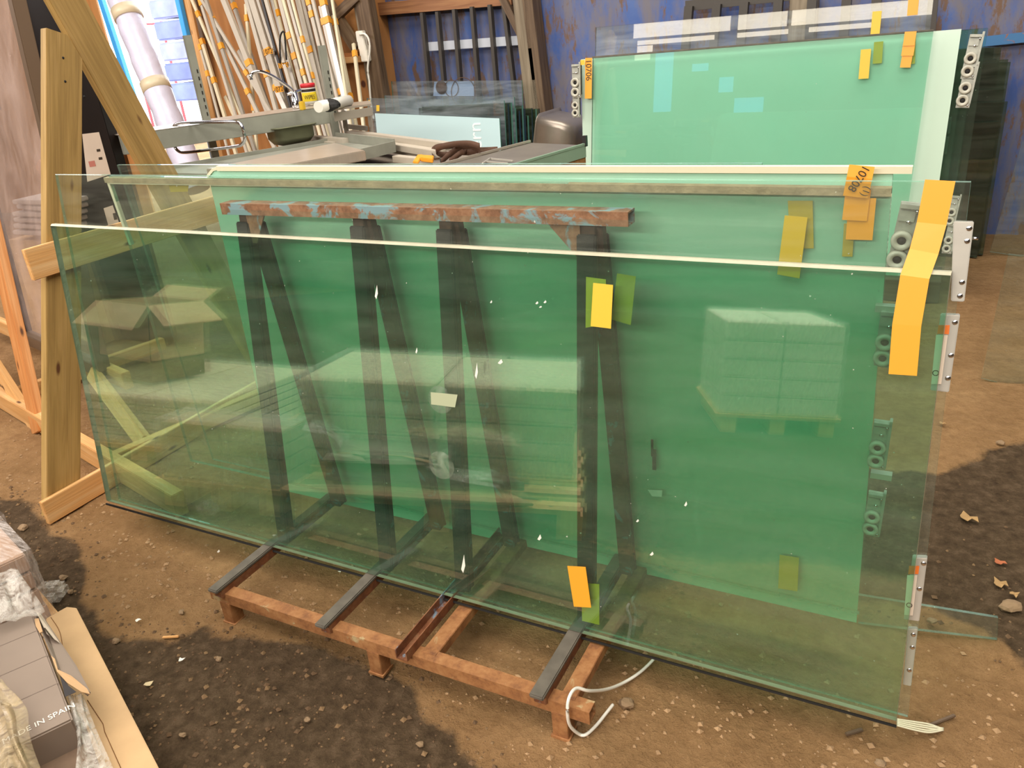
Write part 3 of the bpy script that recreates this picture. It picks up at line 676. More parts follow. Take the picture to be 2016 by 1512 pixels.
for k in (.05, 1.3):
    s0 = p_l+d1*k; bar('cross_beam', s0, s0+dn*.9, .07, .05, W_fresh, ST, side=(0, 0, 1), bevel=.003)
bar('brace', at(182, 735, 1, 2.25), at(285, 872, 1, 2.0), .07, .04, W_fresh, ST, side=d1, bevel=.003)
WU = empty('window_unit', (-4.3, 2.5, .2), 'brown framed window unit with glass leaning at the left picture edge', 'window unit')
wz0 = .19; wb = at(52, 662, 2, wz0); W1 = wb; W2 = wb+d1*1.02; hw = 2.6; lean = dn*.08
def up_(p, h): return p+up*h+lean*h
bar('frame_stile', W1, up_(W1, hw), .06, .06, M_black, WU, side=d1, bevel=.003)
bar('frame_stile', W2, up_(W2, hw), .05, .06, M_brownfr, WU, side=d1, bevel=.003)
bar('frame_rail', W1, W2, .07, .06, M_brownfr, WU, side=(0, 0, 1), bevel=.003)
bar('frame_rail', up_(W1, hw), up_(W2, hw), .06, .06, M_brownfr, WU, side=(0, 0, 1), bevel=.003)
b = MB(); b.prism([W1, W2, up_(W2, hw), up_(W1, hw)], dn*.01, 0, 1); b.build('window_pane', [glass('pink_reflection_glass', (.95, .95, .94), dust=.2, refl=1.5, haze=(.85, .66, .58)), G_edge3], WU)  # pink haze colour stands in for a sky reflection in the pane
# black slab with transport labels
sx0 = at(22, 0, 1, 3.0).x
BS = empty('black_door_frame', (-4.0, 3.0, 0), 'tall black door panel with paper transport labels behind the treated timber trestle', 'door panel')
c_tl = at(34, 0, 1, 3.0); c_tr = at(137, 0, 1, 3.0)
dsl = V((1, 0, 0)); 
x0, x1 = c_tl.x, at(232, 330, 1, 3.0).x
MB().box2((x0, 3.0, 0), (x1, 3.06, 2.45)).build('panel', M_black, BS, bevel=.003)
MB().box2((x0-.04, 2.97, 0), (x0, 3.06, 2.45)).build('edge_profile', M_brownfr, BS, bevel=.003)
PS = plane(3.0, 0, 0)
l1 = quad('paper_label', PS, [(162, 264), (195, 260), (218, 343), (172, 358)], M_paper, BS)
quad('print_block', PS, [(174, 318), (186, 316), (189, 327), (177, 329)], P('pink_print', '#c47a6a', .7), l1, off=.0018)
for (x, y) in ((194, 296), (198, 312)):
    quad('print_block', PS, [(x-4, y-2), (x+3, y-3), (x+4, y+2), (x-3, y+3)], M_ink, l1, off=.0018)
l2 = quad('paper_label', PS, [(204, 410), (222, 404), (235, 440), (214, 446)], M_paper, BS)
quad('print_block', PS, [(222, 420), (228, 419), (231, 432), (225, 433)], M_ink, l2, off=.0018)
bar('timber_post', at(247, 345, 1, 3.15)+V((0, 0, -1.1)), at(185, 130, 1, 3.15), .07, .05, W_orange, label='orange pine post standing beside the black door panel', cat='timber post')
# stacked panels seen between post and frame
for k in range(6):
    p = at(70, 395+k*12, 1, 2.9); MB().box(p+V((.1, .1, 0)), (.5, .3, .025), Matrix.Rotation(random.uniform(-.15, .05), 3, 'Z')).build('foam_sheet', P('foam_%d' % k, '#b8a8a0', .8), bevel=.004,
       label='white packing sheet in the pile behind the window glass, %s from the top' % ['first', 'second', 'third', 'fourth', 'fifth', 'sixth'][k], cat='packing sheet', group='packing sheets piled behind the left window unit')
p = at(70, 470, 1, 2.9); MB().box2((p.x-.2, 2.85, 0), (p.x+.35, 3.2, p.z)).build('crate', M_cardd, label='wooden crate under the pile of packing sheets', cat='crate')

# ------------------------------------------------------------------ far right: big stack of sliding door panes (G)
PG = plane(4.80, .12, .10)
def plG(dy): return plane(4.80+dy, .12, .10)
Gf = pane('frosted_sheet', plG(.04), [(1144, 117), (1893, 57), ('u', .02, 0), ('u', -2.05, 0)], .01, [M_frost2, G_edge3],
          label='large frosted white pane of the far stack, pale strips showing at both ends', cat='frosted pane')
Gt = pane('glass_sheet', plG(0), [(1167, 113), (1838, 60), ('u', -.12, 0), ('u', -2.0, 0)], .012, [G_turq, G_darkedge],
          label='turquoise glass pane at the front of the far stack', cat='glass pane')
strip('top_seal', plG(0), [(1167, 113), (1838, 60)], .010, M_rubber2, Gt, off=-.012, th=.012)
GT = pane('glass_sheet', plG(.075), [(1173, 54), (1838, -4), ('u', -.10, 0), ('u', -2.03, 0)], .012, [G_blue, G_darkedge],
          label='tallest clear pane of the far stack, rising out of the picture before the blue wall', cat='glass pane')
rights = [(1907, 59, .10, 'inner'), (1926, 57, .135, 'middle'), (1945, 55, .17, 'outer')]
for i, (x, y, dy, nm) in enumerate(rights):
    pl = plG(dy); u1 = uv(pl, onp(pl, x, y))[0]
    pane('glass_sheet', pl, [(1180, 111), (x, y), ('u', u1, 0), ('u', -1.95, 0)], .012, [G_turq, G_darkedge],
         label='green edged pane at the back of the far stack, %s one of three jutting right' % nm, cat='glass pane', group='green panes jutting out at the back of the far stack')
pl = plG(.03)
ht = strip('number_tape', plG(0), [(1159, 114), (1158, 194)], .046, M_tape, Gt, off=.004)
text('10706', .05, PMr(plG(0), *uv(plG(0), onp(plG(0), 1159, 138)), .0056, -math.pi/2), M_ink, ht)
strip('number_tape', plG(0), [(1147, 118), (1147, 128)], .03, M_tape2, Gf, off=.02)
for pts, w_, m_, par, of in (([(1727, 22), (1722, 74)], .045, M_tape2, GT, .001), ([(1799, -5), (1796, 30)], .05, M_tape, GT, .002),
                      ([(1793, 62), (1789, 90)], .055, M_tape, Gt, .010), ([(1790, 85), (1786, 110)], .058, M_tape, Gt, .007), ([(1787, 105), (1782, 133)], .05, M_tape, Gt, .004),
                      ([(1797, 72), (1795, 126)], .03, M_tape2, Gt, -.013), ([(1705, 97), (1700, 155)], .05, M_tape2, Gt, .002), ([(1730, 82), (1727, 125)], .045, M_tape2, Gt, -.013)):
    strip('tape_strip', plG(0) if par is Gt else plG(.075), pts, w_, m_, par, off=of)
roller(plG(.0), 1137, 160, 1.6, .0, Gf, off=.0); roller(plG(.0), 1136, 205, 1.3, .0, Gf, off=.0)
PR = plG(.06)
roller(PR, 1914, 112, 1.7, -.08, Gf, off=0); roller(PR, 1904, 170, 1.7, -.08, Gf, off=0)
roller(PR, 1876, 415, 1.3, -.08, Gf, off=0); roller(PR, 1870, 470, 1.3, -.08, Gf, off=0)
bar('bearer', (-2.1, 4.9, .06), (.1, 4.9, .06), .3, .12, W_dark, side=(0, 1, 0), label='dark timber bearer under the far glass stack', cat='timber')
# dark glass stack against the wall
tops = [(1958, 92, 6.14), (1972, 92, 6.08), (1962, 116, 6.02), (1985, 117, 5.96), (1990, 122, 5.90), (1978, 175, 5.84), (1984, 200, 5.78), (1966, 240, 5.72)]
for i, (x, y, Y) in enumerate(tops):
    pl = plane(Y, .0, .03); q = uv(pl, onp(pl, x, y))
    pane('dark_glass_sheet', pl, [('u', q[0]-.5-.05*i, q[1]), ('u', q[0], q[1]), ('u', q[0], 0), ('u', q[0]-.5-.05*i, 0)], .03, [G_dark, G_darkedge],
         label='dark green pane in the stack by the blue wall, %s from the wall' % ['first', 'second', 'third', 'fourth', 'fifth', 'sixth', 'seventh', 'eighth'][i], cat='glass pane', group='dark green panes leaning by the right wall')

# two panes at the right edge
pl = plane(3.74, .0, .16); q = uv(pl, onp(pl, 1932, 745))
r2 = pane('glass_sheet', pl, [(1986, 500), (2200, 520), (2150, 800), (1932, 745)], .008, [G_clear, G_edge3], label='clear pane standing on the dirt at the right picture edge', cat='glass pane')
pl = plane(at(1949, 496, 2, .01).y, .01, .05)
r1 = pane('glass_sheet', pl, [(2012, 280), (2200, 290), (2150, 525), (1949, 496)], .012, [G_clear, G_edge3], label='clear pane at the right edge standing farther back, upper of the two', cat='glass pane')

# ------------------------------------------------------------------ blue wall: grilles
def grille(pxb, top, bot, Y, w_, th, cross, mat, label):
    root = empty('steel_grille', at(pxb[0][0], bot, 1, Y), label, 'grille')
    for (x0, y0, x1, y1) in pxb: bar('bar', at(x1, y1, 1, Y), at(x0, y0, 1, Y), w_, th, mat, root)
    for (x0, y0, x1, y1, m_) in cross: bar('cross_bar', at(x0, y0, 1, Y+.035), at(x1, y1, 1, Y+.035), .07, .03, m_, root, side=(0, 0, 1))
    return root
M_gr = P('dark_grey_steel', '#4a443e', .5, metal=.3); M_grw = P('white_painted_bar', '#b9bcc4', .5)
gb = []
for (x0, y0, x1) in ((832, 25, 846), (862, 23, 875), (895, 18, 906), (930, 13, 941), (965, 9, 977), (992, 4, 1014)): gb.append((x0, y0, x1+7, 240))
grille(gb, 0, 200, YB-.12, .03, .05, [(842, 92, 1028, 79, M_grw)], M_gr, 'dark steel bar grille with white cross bar leaning on the blue wall')
gb2 = [(1357, 12, 1347, 130), (1412, 8, 1402, 130), (1466, 4, 1455, 130), (1533, 0, 1524, 130), (1600, -5, 1590, 130), (1668, -8, 1656, 130), (1727, -10, 1716, 130), (1838, -10, 1826, 130)]
grille(gb2, 0, 130, YB-.14, .06, .05, [(1350, 12, 1560, -10, M_gr)], M_gr, 'dark steel window grille behind the tallest clear pane')
bar('wall_post', at(1575, 120, 1, YB-.08)+V((0, 0, -1.2)), at(1585, -5, 1, YB-.08), .18, .1, W_grey, label='weathered timber post behind the far glass stack', cat='post')
bar('blue_rail', at(1935, 82, 1, 6.3), at(2030, 72, 1, 6.3), .06, .04, rusty('blue_rail_paint', amount=.4, paint='#3f6f9c'), side=(0, 0, 1), label='rusty blue rail fixed along the blue wall above the dark panes', cat='rail')
# sockets and cable on the corner post
b = empty('socket_strip', at(715, 90, 1, YP-.13), 'white four-way socket strip on the corner post with hanging cable', 'socket strip')
for k, (x, y) in enumerate(((711, 72), (714, 86), (717, 99), (720, 110))): MB().box(at(x, y, 1, YP-.13), (.075, .05, .09)).build('socket', M_white, b, bevel=.006)
MB().tube(smooth([at(x, y, 1, YP-.16) for x, y in ((708, 68), (718, 67), (726, 78), (728, 100), (724, 135), (727, 160), (729, 190), (732, 215), (736, 235))]), .009, 8).build('cable', M_white, b)

# ------------------------------------------------------------------ small pane stack by the blue wall
sp = [((738, 223), (983, 233), 5.3, M_frostblue, 'pale blue frosted small pane with lettering, front of the small stack'),
      ((722, 193), (992, 198), 5.42, G_blue, 'widest clear small pane of the stack below the bar grille'),
      ((757, 188), (1012, 191), 5.55, G_blue, 'clear small pane third from the front of the small stack'),
      ((770, 160), (1027, 158), 6.0, G_blue, 'tallest small pane of the stack, below the grille bars')]
small = []
for i, (tl, tr, Y, m_, lab) in enumerate(sp):
    pl = plane(Y, .35, .08); u0 = uv(pl, onp(pl, *tl))[0]; u1 = uv(pl, onp(pl, *tr))[0]
    small.append((pane('small_glass_sheet', pl, [tl, tr, ('u', u1, 0), ('u', u0, 0)], .012, [m_, G_edge2], label=lab, cat='glass pane', group='small panes stacked below the bar grille'), pl))
gx = [(999, 205), (1005, 202), (1009, 210), (1013, 213), (1021, 218), (1027, 208), (1031, 214), (1038, 228), (1046, 213), (1054, 215), (1060, 214)]
ordn = ['first', 'second', 'third', 'fourth', 'fifth', 'sixth', 'seventh', 'eighth', 'ninth', 'tenth', 'eleventh']
for i, (x, y) in enumerate(gx):
    pl = plane(5.48+i*.045, .35, .08); q = uv(pl, onp(pl, x, y))
    pane('small_glass_sheet', pl, [('u', q[0]-.8, q[1]), ('u', q[0], q[1]), ('u', q[0], 0), ('u', q[0]-.8, 0)], .025, [G_dark, G_edge2 if i % 2 else G_darkedge],
         label='dark green edged small pane, %s of those showing beyond the pale frosted one' % ordn[i], cat='glass pane', group='green edged panes at the right of the small stack')
o, pl = small[0]; p = onp(pl, 937, 268); text('ern', .15, PMr(pl, *uv(pl, p), .001, math.pi/2), P('pale_print', '#e8f0ec', .5), o, ext=.001)
quad('tape_strip', small[1][1], [(741, 207), (747, 207), (747, 219), (741, 219)], M_tape2, small[1][0], off=.002)
quad('tape_strip', small[1][1], [(725, 197), (729, 197), (729, 203), (725, 203)], M_tape2, small[1][0], off=.002)
quad('tape_strip', small[1][1], [(724, 214), (730, 214), (728, 227), (724, 227)], M_tape2, small[1][0], off=.002)
o, pl = small[3]
quad('white_sheet', pl, [(855, 161), (933, 160), (933, 189), (853, 189)], P('white_print', '#a8b4d8', .5), o, off=-.02, label='white sheet with circle shapes behind the glass')
for (x, y, r) in ((869, 172, .055), (889, 174, .07), (912, 182, .12)):
    c = onp(pl, x, y, -.014); Mx = PM(pl, *uv(pl, c), -.014)
    pr_ = [(r-.006, 0), (r, 0), (r, .002), (r-.006, .002), (r-.006, 0)] if r > .06 else [(0, .002), (r, .002), (r, 0)]
    MB().lathe(pr_, Mx, 32).build('circle_print', M_strap, o)
MB().box2((-4.6, 5.2, 0), (-2.3, 6.1, .34)).build('pane_bearer', W_dark, label='low timber bearer under the stack of small panes', cat='timber')

# ------------------------------------------------------------------ profiles leaning on the plywood
prof = [ # x0,y0,x1,y1,width px,mat, tapes(y)
 (397, 78, 467, 310, 6, 'b', (82, 158, )), (393, 88, 452, 310, 4, 'w', (93, 145)), (379, 2, 505, 300, 5, 'b', (28,)), (394, 0, 486, 300, 5, 'w', (5,)),
 (400, 4, 575, 290, 5, 'w', (34, 146)), (406, 0, 500, 290, 6, 'g', (90,)), (441, 0, 560, 300, 9, 'w', (124, )), (457, 0, 556, 292, 6, 'g', (12,)), (484, 8, 506, 300, 5, 'b', (35, 210)),
 (486, 0, 566, 300, 7, 'w', (146,)), (497, 0, 590, 300, 11, 'w', (101,)), (508, 0, 603, 300, 5, 'g', ()), (516, 0, 596, 300, 4, 'k', ()), (524, 0, 610, 300, 6, 'w', ()),
 (545, 70, 608, 300, 6, 'b', (127,)), (536, 0, 600, 240, 6, 'g', ()), (541, 0, 616, 300, 4, 'b', (25,)), (552, 0, 628, 300, 7, 'w', (70, 110)), (558, 0, 640, 300, 5, 'b', (142,)),
 (568, 0, 650, 300, 5, 'g', ()), (575, 0, 655, 300, 4, 'b', (77, 148)), (588, 0, 655, 280, 9, 'w', (98,)), (597, 0, 668, 300, 5, 'g', ()), (607, 0, 680, 300, 6, 'w', (4, 28)), (616, 0, 690, 300, 5, 'w', ()),
 (631, 12, 694, 290, 6, 'g', (42, 180)), (638, 10, 701, 290, 8, 'a', (5, 40)), (654, 0, 697, 290, 4, 'b', ()), (657, 30, 708, 285, 6, 'b', (43, 190)), (696, 86, 719, 275, 5, 'b', (106, 225)),
 (563, 90, 612, 280, 5, 'k', ()), (444, 190, 500, 310, 6, 'b', ()), (470, 100, 575, 300, 6, 'w', (165, )), (430, 60, 545, 300, 6, 'w', (60, 182)), (520, 120, 600, 300, 8, 'a', (174,)), (675, 200, 715, 300, 5, 'w', ()), (640, 150, 690, 300, 6, 'g', (265,))]
mm = dict(b=M_alub, w=M_aluw, g=M_alug, k=M_black, a=M_alu)
cn = dict(b='cream', w='white lacquered', g='grey', k='black', a='bare aluminium')
W_ = 'first second third fourth fifth sixth seventh eighth ninth tenth eleventh twelfth thirteenth fourteenth fifteenth sixteenth seventeenth eighteenth nineteenth twentieth'.split()
order = sorted(range(len(prof)), key=lambda i: prof[i][0]+(prof[i][2]-prof[i][0])*(150-prof[i][1])/(prof[i][3]-prof[i][1]))
rank = {i: k for k, i in enumerate(order)}
for i, (x0, y0, x1, y1, wp, m_, tp) in enumerate(prof):
    Yt = YP-.14-.018*(i % 7); Yb = Yt-.28-.02*(i % 5)
    a = at(x0, y0, 1, Yt); b2 = at(x1, y1, 1, Yb); d = a-b2
    zl = .05; bottom = b2+d*((zl-b2.z)/d.z)
    top = a+d*(.22/d.length) if y0 <= 4 else a
    wd = wp*.0049*1.15
    k = rank[i]; lab = '%s profile leaning on the plywood, %s' % (cn[m_], ('%s counted from the doorway' % W_[k]) if k < 19 else ('%s counted from the corner post' % W_[len(prof)-1-k]))
    o = bar('aluminium_profile', bottom, top, wd, wd*.7, mm[m_], bevel=.001, label=lab, cat='profile', group='long profiles leaning on the plywood wall')
    z = (top-bottom).normalized()
    for ty in tp:
        t = (ty-y0)/(y1-y0); t = max(-.15, t); p = a+(b2-a)*t
        x = V((1, 0, 0)); x = (x-z*x.z*0-z*x.dot(z)).normalized(); M = frame(p, x, z.cross(x), z); q = MB().box((0, 0, 0), (wd+.008, wd*.7+.01, .055)); q.v = [M @ v for v in q.v]; q.build('tape_band', M_tape, o, M)
for (x, y, w__, h__) in ((528, 102, 17, 11), (560, 128, 20, 10), (548, 174, 17, 11)):
    pass
# tape flags with writing
def flag(px4, Y, parent_lab, txt):
    pl = plane(Y, 0, 0); o = quad('number_tape', pl, px4, M_tape, None, th=.002, label=parent_lab, cat='tape', group='number tapes on the leaning profiles')
    c = onp(pl, sum(p[0] for p in px4)/4, sum(p[1] for p in px4)/4, .0035); text(txt, .055, PMr(pl, *uv(pl, c), .0045, .1), M_ink, o)
flag([(520, 97), (536, 95), (538, 105), (523, 107)], 5.62, 'orange number tape on the wide white profile, upper of three', '10726')
flag([(547, 125), (568, 122), (568, 132), (549, 135)], 5.60, 'orange number tape on the profiles above the tap', '10726')
flag([(541, 170), (558, 169), (559, 180), (543, 183)], 5.55, 'orange number tape on the profiles left of the tap', '10726')
bb = MB().tube(smooth([at(x, y, 1, 5.6) for x, y in ((552, 125), (551, 80), (555, 64), (560, 68), (564, 118))]), .007, 8)
bb.build('black_cable', M_rubber, label='looped black cable hanging between the leaning profiles', cat='cable')

# wrapped roll in the doorway
r0 = at(372, 335, 1, 5.35); r1_ = at(216, -60, 1, 5.7)
RO = empty('wrapped_roll', r0, 'long roll wrapped in cloudy plastic leaning in the bright doorway', 'roll')
MB().tube([r0+(r1_-r0)*(k/20) for k in range(-2, 21)], [.125+.006*math.sin(k*2.1) for k in range(23)], 20).build('plastic_wrap', P('cloudy_plastic', '#dcd8ea', .3, noise_amt=.15, nscale=4, bump=.9, bscale=9), RO)
# tapes on roll
for t in (.42, .78):
    c = r0+(r1_-r0)*t; dv = (r1_-r0).normalized()
    MB().tube([c-dv*.05, c+dv*.05], .133, 20).build('tape_band', P('translucent_tape', '#d8c8a8', .4), RO)
b = empty('wrapped_pallet', (-9, 11, 0), 'bluish plastic wrapped pallet outside in the bright yard', 'pallet')
pl = plane(12, 0, 0); c = onp(pl, 345, 200); c2_ = onp(pl, 305, 66); c3_ = onp(pl, 385, 62)
for k in range(5):
    z0 = max(-.1, c.z)+k*.38; MB().box2((c2_.x, 12, z0), (c3_.x+.5, 13.2, z0+.34)).build('load_layer', P('wrapped_load_%d' % k, ['#6f7ec0', '#5f6cb0', '#8a90cc', '#6874b8', '#8088c4'][k], .4, noise_amt=.4, nscale=3), b, bevel=.03)
ra = onp(plane(15, 0, 0), 250, 50); rb = onp(plane(15, 0, 0), 390, 42)
fo = empty('red_barrier', (ra.x, 15, 0), 'thin red barrier rail outside in the yard', 'barrier')
bar('rail', ra, rb, .05, .05, M_red, fo, side=(0, 0, 1)); 
for x in (ra.x, (ra.x+rb.x)/2, rb.x): bar('post', (x, 15, 0), (x, 15, ra.z), .05, .05, M_red, fo)

# ------------------------------------------------------------------ the work table and what lies on it
ZT = 1.0
def T(px, py, z=ZT): return at(px, py, 2, z)
WT = empty('work_table', (-3.0, 3.8, 0), 'cluttered low work table behind the glass rack', 'table')
ux = V((.917, -.398, 0)); uy = V((.398, .917, 0))
tc = V((-2.75, 3.75, 0))
def tb(cx, cy, cz, sx, sy, sz): 
    M = frame(tc+ux*cx+uy*cy+up*cz, ux, uy, up); q = MB().box((0, 0, 0), (sx, sy, sz)); q.v = [M @ v for v in q.v]; return q, M
q, M = tb(0, 0, .94, 2.0, 1.1, .04); q.build('table_top', P('grimy_board', '#8f8274', .7, noise_amt=.3), WT, M, bevel=.003)
for sx in (-.92, .92):
    for sy in (-.48, .48): q, M = tb(sx, sy, .46, .06, .06, .92); q.build('leg', W_dark, WT, M, bevel=.003)
def slab(name, px4, z, h, mat, bevel=.003, **kw):
    ps = [T(x, y, z) for x, y in px4]; return MB().prism([p-V((0, 0, h)) for p in ps], (0, 0, h)).build(name, mat, None, bevel=bevel, **kw)
# stainless worktop tray
t1 = [T(300, 340, 1.04), T(662, 277, 1.04), T(776, 292, 1.04), T(560, 345, 1.04)]
tr_ = empty('steel_worktop', t1[0], 'grey steel worktop tray lying behind the rack, its upstand toward the profiles', 'worktop')
n3 = up*.025
MB().prism([p-up*.02 for p in t1], up*.02).build('tray_floor', M_steel, tr_, bevel=.002)
def wallseg(a, b, h, th=.012): 
    d = (b-a).normalized(); s = V((-d.y, d.x, 0))*th; return MB().prism([a, b, b+s, a+s], up*h)
wallseg(t1[0], t1[1], .022).build('upstand', M_steel, tr_); wallseg(t1[1], t1[2], .05).build('upstand', M_steel, tr_); wallseg(t1[2]-up*.02, t1[3]-up*.02, .06).build('upstand', M_steel, tr_)
t2 = [T(405, 332, 1.10), T(660, 281, 1.10), T(719, 296, 1.10), T(520, 332, 1.10)]
sl_ = MB().prism([p-up*.05 for p in t2], up*.05).build('stainless_drawer', M_stain, bevel=.004, label='shiny stainless steel slab lying in the grey worktop tray', cat='steel slab')
# sink unit, standing behind the tray
SK = empty('sink_unit', T(500, 300, 1.0), 'grey green sink counter rail with upright posts, a basin hanging below', 'sink unit')
zb = 1.245; b0 = T(235, 268, zb); b1 = T(652, 209, zb); hb = .1
dbar = (b1-b0).normalized(); sbar = V((-dbar.y, dbar.x, 0))
MB().prism([b0, b1, b1-up*hb, b0-up*hb], sbar*.03).build('front_rail', M_steel, SK, bevel=.002)
MB().prism([b0, b1, b1+sbar*.3, b0+sbar*.3], up*.004).build('counter_top', M_stain, SK, bevel=.002)
for (x, y, tz) in ((405, 238, .30), (650, 209, .22)):
    p = T(x, y, zb)-sbar*.02; M = frame(p+up*(tz-.35)/1, dbar, sbar, up)
    q = MB().box((0, 0, 0), (.045, .03, tz+.75)); q.v = [M @ v for v in q.v]; po = q.build('upright_post', M_steel, SK, M, bevel=.002)
    for k in range(7):
        Mx = frame(p+up*(tz-.02-k*.04)-sbar*.0165, dbar, up, -sbar); q = MB().box((.008, 0, 0), (.006, .02, .002)); q.v = [Mx @ v for v in q.v]; q.build('slot', M_black, po, Mx)
c = T(606, 222, zb)-sbar*.004
i0 = T(552, 238, zb-.045); i1 = T(628, 226, zb-.045)
MB().prism([i0-sbar*.004, i1-sbar*.004, i1-sbar*.004-up*.035, i0-sbar*.004-up*.035], sbar*.003).build('rusty_slot', rusty('slot_rust', amount=.8), SK)
tp4 = [T(511, 232, zb-.01), T(549, 225, zb-.01)]
tpq = MB().prism([tp4[0]-sbar*.004, tp4[1]-sbar*.004, tp4[1]-sbar*.004-up*.055, tp4[0]-sbar*.004-up*.055+dbar*.01], sbar*.001).build('number_tape', M_tape, SK)
ct = (tp4[0]+tp4[1])/2-sbar*.0046-up*.028; text('10726', .05, frame(ct, dbar, up, -sbar), M_ink, tpq, font_scale=(1, 1))
# basin
bc = T(590, 240, zb)+sbar*.2-up*.19
bm_ = MB(); ring = []
def rrect(cx, hx, hy, r, z, n=6):
    pts = []
    for (sx, sy, a0) in ((1, 1, 0), (-1, 1, 90), (-1, -1, 180), (1, -1, 270)):
        for k in range(n+1):
            a = math.radians(a0+90*k/n); pts.append((sx*(hx-r)+r*math.cos(a), sy*(hy-r)+r*math.sin(a), z))
    return pts
def basin(name, c, X, Y, Z, hx, hy, dep, mat, parent=None, **kw):
    prof_ = [(0, 0, .05), (.0, -.6*dep, .05), (.02, -.9*dep, .06), (.06, -dep, .07)]; rings = [rrect(0, hx-i_, hy-i_, r_, z_) for i_, z_, r_ in prof_]
    inner = [rrect(0, hx-i_-.006, hy-i_-.006, max(.02, r_-.004), z_+.006) for i_, z_, r_ in prof_]
    n = len(rings[0]); b = MB(); M = frame(c, X, Y, Z)
    allr = [rrect(0, hx+.02, hy+.02, .06, .004)]+[rrect(0, hx+.02, hy+.02, .06, 0)]+rings
    for rs in (allr, inner):
        vs = [M @ V(p) for r in rs for p in r]; fs = [(i*n+k, i*n+(k+1) % n, (i+1)*n+(k+1) % n, (i+1)*n+k) for i in range(len(rs)-1) for k in range(n)]
        b.add(vs, fs, 0, True); b.add([M @ V(p) for p in rs[-1]], [tuple(range(n))], 0, True)
    vs = [M @ V(p) for p in allr[0]]+[M @ V(p) for p in inner[0]]; b.add(vs, [(k, (k+1) % n, n+(k+1) % n, n+k) for k in range(n)], 0)
    return b.build(name, mat, parent, M, **kw)
M_basin = P('grey_green_basin', '#76775c', .45, metal=.35, noise_amt=.2)
basin('basin', T(583, 249, 1.16)+sbar*.1, dbar, sbar, up, .13, .1, .11, M_basin, SK)
MB().tube([T(588, 285, 1.0)+up*.03, T(588, 285, 1.0)-up*.05], .02, 12).build('drain_pipe', M_rubber, SK)
MB().tube([T(592, 250, 1.12)-sbar*.03, T(605, 285, 1.0)-sbar*.03], .006, 8).build('rust_streak_rod', M_rust, SK)
# tap
tp = T(584, 212, zb+.01); TA = empty('kitchen_tap', tp, 'chrome kitchen tap with arched spout on the sink counter', 'tap')
MB().lathe([(0, 0), (.03, 0), (.026, .02), (.02, .09), (.0, .095)], Matrix.Translation(tp), 20).build('tap_body', M_chrome, TA)
MB().tube(smooth([tp+up*.08, tp+up*.12-dbar*.02, tp+up*.2-dbar*.12, tp+up*.235-dbar*.2, tp+up*.22-dbar*.25, tp+up*.19-dbar*.255]), .010, 12).build('spout', M_chrome, TA)
MB().tube([tp+up*.085-dbar*.05, tp+up*.1+dbar*.05], .009, 10).build('lever', M_chrome, TA)
# wipes tub
wp = T(612, 205, zb+.012); WB = empty('wipes_tub', wp, 'white and yellow wipes tub with red lid on the sink counter', 'tub')
Mw = Matrix.Translation(wp)
MB().lathe([(0, 0), (.045, 0), (.047, .02), (.045, .105), (0, .105)], Mw, 28).build('tub_body', M_white, WB)
MB().lathe([(.0475, .02), (.0478, .03), (.0465, .07), (.046, .075)], Mw, 28).build('label_band', P('yellow_print', '#f0d028', .5), WB)
MB().lathe([(.0462, .078), (.0462, .095)], Mw, 28).build('label_band', P('black_print', '#2a2018', .5), WB)
MB().lathe([(.0, .128), (.044, .128), (.048, .122), (.048, .104), (.045, .104)], Mw, 28).build('lid', M_red, WB)
vd = (CAM-wp); vd.z = 0; vd.normalize(); sd = up.cross(vd)
text('WIPES', .03, frame(wp+vd*.0482+up*.045, sd, up, vd), M_ink, WB, ext=.0006, font_scale=(.85, 1.2))
# paper roll
pr0 = T(634, 209, zb+.03); pr1 = T(682, 199, zb+.03); dr = (pr1-pr0).normalized()
PRl = empty('paper_roll', pr0, 'roll of white paper lying on the sink counter behind the post', 'paper roll')
MB().tube([pr0-dr*.04, pr1+dr*.03], .032, 22).build('roll', M_white, PRl)
MB().tube([pr1+dr*.03, pr1+dr*.032], .015, 16).build('core', M_card, PRl)
pc = T(543+52, 208, zb+.03); MB().box(pc, (.03, .03, .05)).build('yellow_sponge', M_tape2, bevel=.004, label='small yellow sponge between tap and wipes tub', cat='sponge')
b = MB(); c = T(663, 205, zb+.03); 
for k in range(4): rock(b, c+V((random.uniform(-.04, .04), random.uniform(-.03, .03), random.uniform(-.01, .01))), (.04, .03, .03), k*3.3)
b.build('black_glove', M_rubber, label='crumpled black glove before the paper roll', cat='glove')
s0 = [T(655, 214, zb), T(731, 204, zb), T(728, 198, zb), T(660, 205, zb)]
SH = empty('side_shelf', s0[0], 'narrow grey shelf with rail and rungs continuing right of the sink counter', 'shelf')
MB().prism([p-up*.012 for p in s0], up*.012).build('shelf_board', M_stain, SH)
bar('shelf_rail', s0[0]-up*.05, s0[1]-up*.045, .05, .015, M_alug, SH, side=(0, 0, 1))
for (x0, y0, x1, y1) in ((726, 212, 740, 330), (676, 218, 690, 310)): bar('shelf_leg', T(x0, y0, 1.2), at(x1, y1, 1, T(x0, y0, 1.2).y), .025, .02, M_aluw, SH)
bar('rung', at(677, 248, 1, 4.4), at(723, 253, 1, 4.4), .03, .02, M_alug, SH, side=(0, 0, 1))
